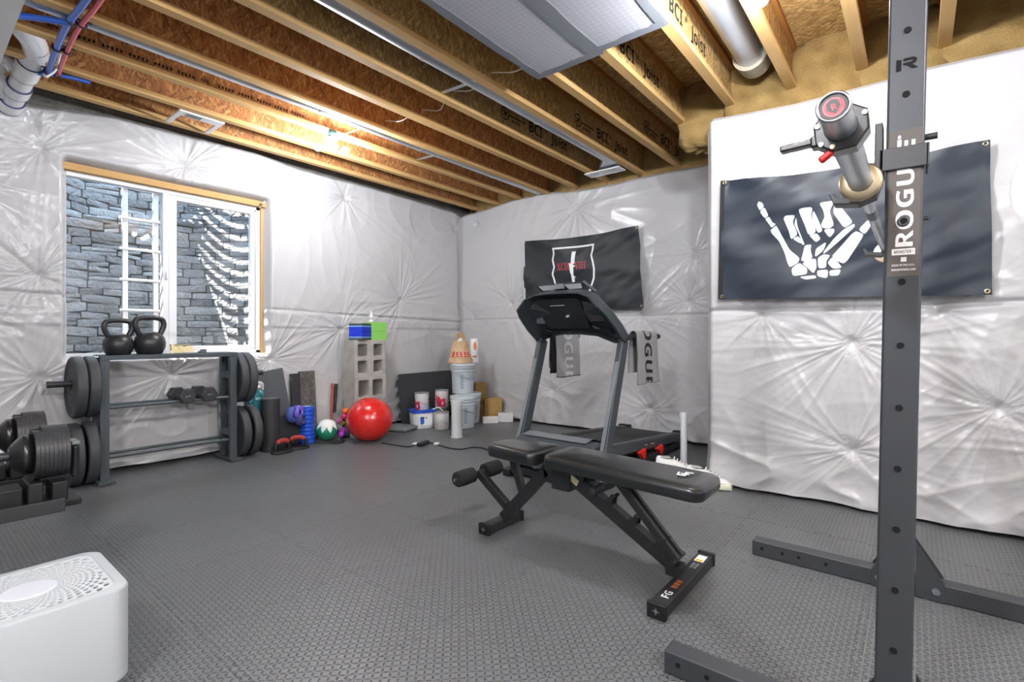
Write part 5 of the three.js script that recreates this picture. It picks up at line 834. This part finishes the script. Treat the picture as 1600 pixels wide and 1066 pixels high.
// ---------- pipes, ducts and vents ----------
const duct = (z, y, r, x0, x1, label, n = 5) => { const o = thing('round_duct', label, 'duct'); part('pipe', rod(V(x0, y, z), V(x1, y, z), r, 32), M.galv, o); for (let k = 1; k < n; k++) part('joint_band', rod(V(lerp(x0, x1, k / n) - 0.012, y, z), V(lerp(x0, x1, k / n) + 0.012, y, z), r + 0.003, 32), M.zinc, o); return o; };
duct(jz(3) - 0.097, YJ + 0.062, 0.060, 0.05, XB + 0.1, 'shiny metal duct along the joist above the lamp nearest the window');
const d2 = duct(jz(6) - 0.097, YJ + 0.062, 0.060, X0, 4.55, 'shiny metal duct ending at the register by the far wall');
const d3 = duct(jz(9) + 0.215, YJ + 0.165, 0.085, X0, 3.66, 'wide metal duct between joists beside the bare bulb lamp', 3);
part('sleeve', rod(V(3.62, YJ + 0.165, jz(9) + 0.215), V(3.78, YJ + 0.165, jz(9) + 0.215), 0.11, 32, 0.10), std(RGB(0.35, 0.31, 0.24), 0.6), d3);
for (const [x, k] of [[2.5, 5], [3.3, 2]]) { const z0 = jz(k) + 0.02, z1 = jz(k + 1) - 0.04; single('duct_strap', beam(V(x, YJ + 0.03, z0), V(x, YJ + 0.012, z1), 0.035, 0.003, V(0, 1, 0), 0.001), M.zinc, k === 5 ? 'flat metal strap under the duct that ends at the register' : 'flat metal strap under the duct beside the lamp', 'strap'); }
const boot = thing('floor_register', 'white register and metal boot at the end of the duct by the far wall', 'register');
part('boot', loft([[V(4.50, YJ + 0.03, -2.45), V(4.50, YJ + 0.03, -2.32), V(4.50, YJ + 0.15, -2.32), V(4.50, YJ + 0.15, -2.45)], [V(4.70, YJ + 0.01, -2.62), V(4.70, YJ + 0.01, -2.36), V(4.78, YJ + 0.12, -2.36), V(4.78, YJ + 0.12, -2.62)]], true, true, 0.3), M.galv, boot);
part('frame', [spanBox(4.645, 4.80, YJ - 0.014, YJ - 0.002, -2.757, -2.70, 0.002), spanBox(4.645, 4.80, YJ - 0.014, YJ - 0.002, -2.41, -2.352, 0.002), spanBox(4.645, 4.668, YJ - 0.014, YJ - 0.002, -2.70, -2.41, 0.002), spanBox(4.777, 4.80, YJ - 0.014, YJ - 0.002, -2.70, -2.41, 0.002), spanBox(4.668, 4.777, YJ - 0.013, YJ - 0.003, -2.62, -2.51, 0.002)], M.white, boot);
part('opening', [spanBox(4.668, 4.777, YJ - 0.008, YJ - 0.004, -2.70, -2.62, 0), spanBox(4.668, 4.777, YJ - 0.008, YJ - 0.004, -2.51, -2.41, 0)], M.steel, boot);
const vent = thing('floor_register', 'white slotted register set between the joists above the window', 'register');
part('frame', [spanBox(1.37, 1.69, YJ - 0.014, YJ - 0.002, -4.46, -4.365, 0.002), spanBox(1.37, 1.405, YJ - 0.014, YJ - 0.002, -4.69, -4.46, 0.002), spanBox(1.655, 1.69, YJ - 0.014, YJ - 0.002, -4.69, -4.46, 0.002)], M.white, vent);
for (let k = 0; k < 12; k++) part('slot', spanBox(1.43 + k * 0.009, 1.434 + k * 0.009, YJ - 0.016, YJ - 0.012, -4.445, -4.385, 0), M.tmGrey, vent);
// panned return under three joists
const pan = thing('return_duct', 'foil-faced duct board with taped edges fixed under the joists', 'duct panel');
const gridTex = canvasTex(512, 512, (c, w) => { c.fillStyle = '#e3e3e8'; c.fillRect(0, 0, w, w); c.strokeStyle = '#b9bcc6'; c.lineWidth = 2; for (let k = 0; k <= 16; k++) { c.beginPath(); c.moveTo(k * 32, 0); c.lineTo(k * 32, w); c.moveTo(0, k * 32); c.lineTo(w, k * 32); c.stroke(); } reseed(8); for (let i = 0; i < 26; i++) { c.strokeStyle = 'rgba(200,150,165,0.35)'; c.lineWidth = 3; const x = rnd(0, w), y = rnd(0, w); c.beginPath(); c.moveTo(x, y); c.lineTo(x + rnd(10, 40), y - rnd(10, 40)); c.stroke(); } });
gridTex.wrapS = gridTex.wrapT = THREE.RepeatWrapping; gridTex.repeat.set(2, 2);
const board = std(0xc9c9cc, 0.5, { map: gridTex }), mastic = std(0x75797e, 0.7);
for (const [z0, z1, x1] of [[-1.945, -1.515, 2.69], [-1.485, -1.06, 2.66]]) part('board', boxUV(spanBox(X0, x1, YJ - 0.026, YJ - 0.002, z0, z1, 0.003)), board, pan);
reseed(31);
const ragged = (z0, z1, x0, x1) => { const pts = []; for (let k = 0; k <= 40; k++) pts.push([lerp(x0, x1, k / 40), z0 + rnd(-0.006, 0.006)]); for (let k = 40; k >= 0; k--) pts.push([lerp(x0, x1, k / 40), z1 + rnd(-0.006, 0.006)]); return extrude(pts.map(([x, z]) => [x, -z]), 0.002, 0).rotateX(-Math.PI / 2).translate(0, YJ - 0.0295, 0); };
for (const [a, b] of [[-1.955, -1.90], [-1.545, -1.455], [-1.105, -1.05]]) part('tape', ragged(a, b, X0, a > -1.2 ? 2.66 : 2.69), mastic, pan);
for (const [a, b, x] of [[-1.95, -1.52, 2.69], [-1.49, -1.06, 2.66]]) { const pts = []; for (let k = 0; k <= 16; k++) pts.push([x + 0.004, lerp(a, b, k / 16)]); for (let k = 16; k >= 0; k--) pts.push([x - 0.05 + rnd(-0.008, 0.008), lerp(a, b, k / 16)]); part('tape', extrude(pts.map(([p, z]) => [p, -z]), 0.002, 0).rotateX(-Math.PI / 2).translate(0, YJ - 0.0297, 0), mastic, pan); }
// water lines
const blue = phys(0x2a62c9, 0.35, { clearcoat: 0.3 }), redP = phys(0xd2404f, 0.35, { clearcoat: 0.3 });
for (const [x, r, m, l, z1] of [[0.605, 0.0165, blue, 'blue water line running under the joists', -1.6], [0.650, 0.0125, redP, 'red water line running beside the blue one', -1.6]]) {
  const o = thing('water_line', l, 'water pipe'); part('pipe', tube([V(x + 0.02, YJ - 0.035, -4.34), V(x, YJ - 0.04, -4.0), V(x - 0.012, YJ - 0.038, -3.6), V(x + 0.004, YJ - 0.04, -3.2), V(x - 0.02, YJ - 0.04, z1)], r, 60, 12), m, o);
  for (const z of [-4.33, -3.93, -3.53, -3.11]) part('clamp', merge([new THREE.TorusGeometry(r + 0.004, 0.005, 8, 20).translate(x - 0.004 + 0.02 * smooth(-4.0, -4.34, z), YJ - 0.039, z), boxAt(0.05, 0.006, 0.018, x + 0.012, YJ - 0.016, z)]), M.black, o);
}
{
  const o = thing('water_branch', 'short blue branch lines by the white drain pipe', 'water pipe');
  part('branch', tube([V(0.60, YJ - 0.04, -3.56), V(0.52, YJ - 0.035, -3.62), V(0.40, YJ - 0.03, -3.72)], 0.0165, 20, 10), blue, o);
  part('branch', tube([V(0.625, YJ - 0.035, -4.36), V(0.60, YJ - 0.03, -4.42), V(0.54, YJ - 0.02, -4.44)], 0.014, 16, 10), blue, o);
  part('branch', tube([V(0.64, YJ - 0.03, -4.38), V(0.72, YJ - 0.014, -4.38), V(0.84, YJ - 0.01, -4.37)], 0.012, 16, 8), blue, o);
  part('fitting', [cyl(0.02, 0.05, 14).rotateX(Math.PI / 2).translate(0.622, YJ - 0.036, -4.37)], M.steel, o);
}
const drain = thing('drain_pipe', 'white plastic drain pipe with elbow and branches in the ceiling corner', 'drain pipe');
{
  const a = onZ(13, 170, -5.02), b = onZ(52, 90, -4.36), c0 = onZ(50, 62, -4.16), c1 = onZ(36, 44, -4.08), e = onZ(22, 22, -4.02), top = onZ(26, -20, -3.95);
  const dir = b.clone().sub(a).normalize();
  part('main', rod(a, b, 0.058, 32), M.pvc, drain);
  for (const [t, w] of [[0.12, 0.10], [0.42, 0.10], [0.80, 0.16]]) { const p = a.clone().lerp(b, t); const f = part('coupling', rod(p.clone().addScaledVector(dir, -w / 2), p.clone().addScaledVector(dir, w / 2), 0.068, 32), M.pvc, drain); for (const s of [-1, 1]) part('band', rod(p.clone().addScaledVector(dir, s * w / 2 - 0.002), p.clone().addScaledVector(dir, s * w / 2 + 0.003), 0.0685, 32), M.pvcBand, f); }
  part('elbow', tube([b.clone().addScaledVector(dir, -0.05), b.clone().addScaledVector(dir, 0.06), c0, c1, e, top], 0.064, 48, 24), M.pvc, drain);
  const w1 = onZ(-20, 62, -4.5), w2 = a.clone().lerp(b, 0.66); part('branch', rod(w1, w2, 0.030, 24), M.pvc, drain); part('branch_coupling', rod(w1.clone().lerp(w2, 0.55), w1.clone().lerp(w2, 0.8), 0.037, 24), M.pvc, drain);
  const v1 = onZ(-20, 128, -4.8), v2 = a.clone().lerp(b, 0.22); part('branch', rod(v1, v2, 0.026, 24), M.pvc, drain); part('branch', rod(onZ(4, 80, -4.62), onZ(2, 150, -4.86), 0.030, 20), M.pvc, drain);
}
{ const g = loft([[V(0.18, 2.70, -4.22), V(0.395, 2.70, -4.22), V(0.395, YJ - 0.002, -4.22), V(0.18, YJ - 0.002, -4.22)], [V(0.18, 2.70, -2.6), V(0.395, 2.70, -2.6), V(0.395, YJ - 0.002, -2.6), V(0.18, YJ - 0.002, -2.6)]].map((l) => l.reverse()), true, true, 0.2); single('boxed_duct', g, M.white, 'white boxed duct under the joists beside the drain pipe', 'duct'); }
// cables strung between the joists
const cable = thing('electric_cable', 'white electric cable threaded through the joists between the lamps', 'cable');
{ const pts = [V(2.40, YJ - 0.02, -3.90)]; for (let k = 3; k <= 9; k++) { pts.push(V(2.64 + 0.05 * Math.sin(k * 2), YJ + 0.10, jz(k) - 0.03), V(2.66 + 0.05 * Math.sin(k * 2), YJ + 0.05, jz(k) + 0.2)); } pts.push(V(2.55, YJ - 0.02, -0.75)); part('cable', tube(pts, 0.0045, 160, 8), M.wire, cable); }
single('tie_strip', tube([V(0.66, YJ + 0.05, -4.2), V(0.64, YJ - 0.06, -4.22), V(0.60, YJ - 0.11, -4.24)], 0.006, 12, 6), M.paper, 'white loose strip hanging by the drain pipe', 'strip');

// ---------- lamps ----------
function lamp(x, z, bulbs, label, dim = 1) {
  const o = thing('ceiling_lamp', label, 'lamp', [x, YJ, z], 0, 'bare bulb ceiling lamps');
  part('box', lathe([[0, 0.03], [0.052, 0.03], [0.055, 0.0], [0.055, -0.028], [0, -0.028]], 24), std(0x3a6a78, 0.5), o);
  part('holder', lathe([[0, -0.028], [0.058, -0.028], [0.055, -0.045], [0.030, -0.062], [0.028, -0.09], [0, -0.09]], 28), M.white, o);
  for (const [bx, by, bz] of bulbs) {
    const s = V(0, -0.085, 0), d = V(bx, by, bz), mid = s.clone().lerp(d, 0.45);
    part('socket', rod(s, mid, 0.017, 16, 0.019), M.white, o);
    const b = part('bulb', new THREE.SphereGeometry(0.031, 24, 16).translate(bx, by, bz), std(0xffffff, 0.4, { emissive: 0xf8faff, emissiveIntensity: 14 }), o);
    const l = new THREE.PointLight(0xf6f8ff, BULB * dim, 0, 2); l.position.set(bx, by, bz); l.castShadow = true; l.shadow.radius = 1.6; l.shadow.mapSize.set(1024, 1024); l.shadow.bias = -0.0005; o.add(l);
  }
}
const three = [[-0.105, -0.135, -0.02], [0.09, -0.125, 0.075], [0.05, -0.16, 0.13]];
lamp(2.37, -3.93, three, 'three-bulb lamp on the joist above the window end', 0.42);
lamp(2.50, -0.69, three, 'three-bulb lamp on the joist above the weight bench', 0.5);
lamp(-1.0, -0.69, three, 'three-bulb lamp above the purifier side of the room', 0.8);
lamp(0.55, 1.60, three, 'three-bulb lamp at the end of the room behind the squat stand', 1.1);

// ---------- finish ----------
scene.traverse((o) => { if (o.isMesh) { o.castShadow = true; o.receiveShadow = true; } });
renderer.render(scene, camera);
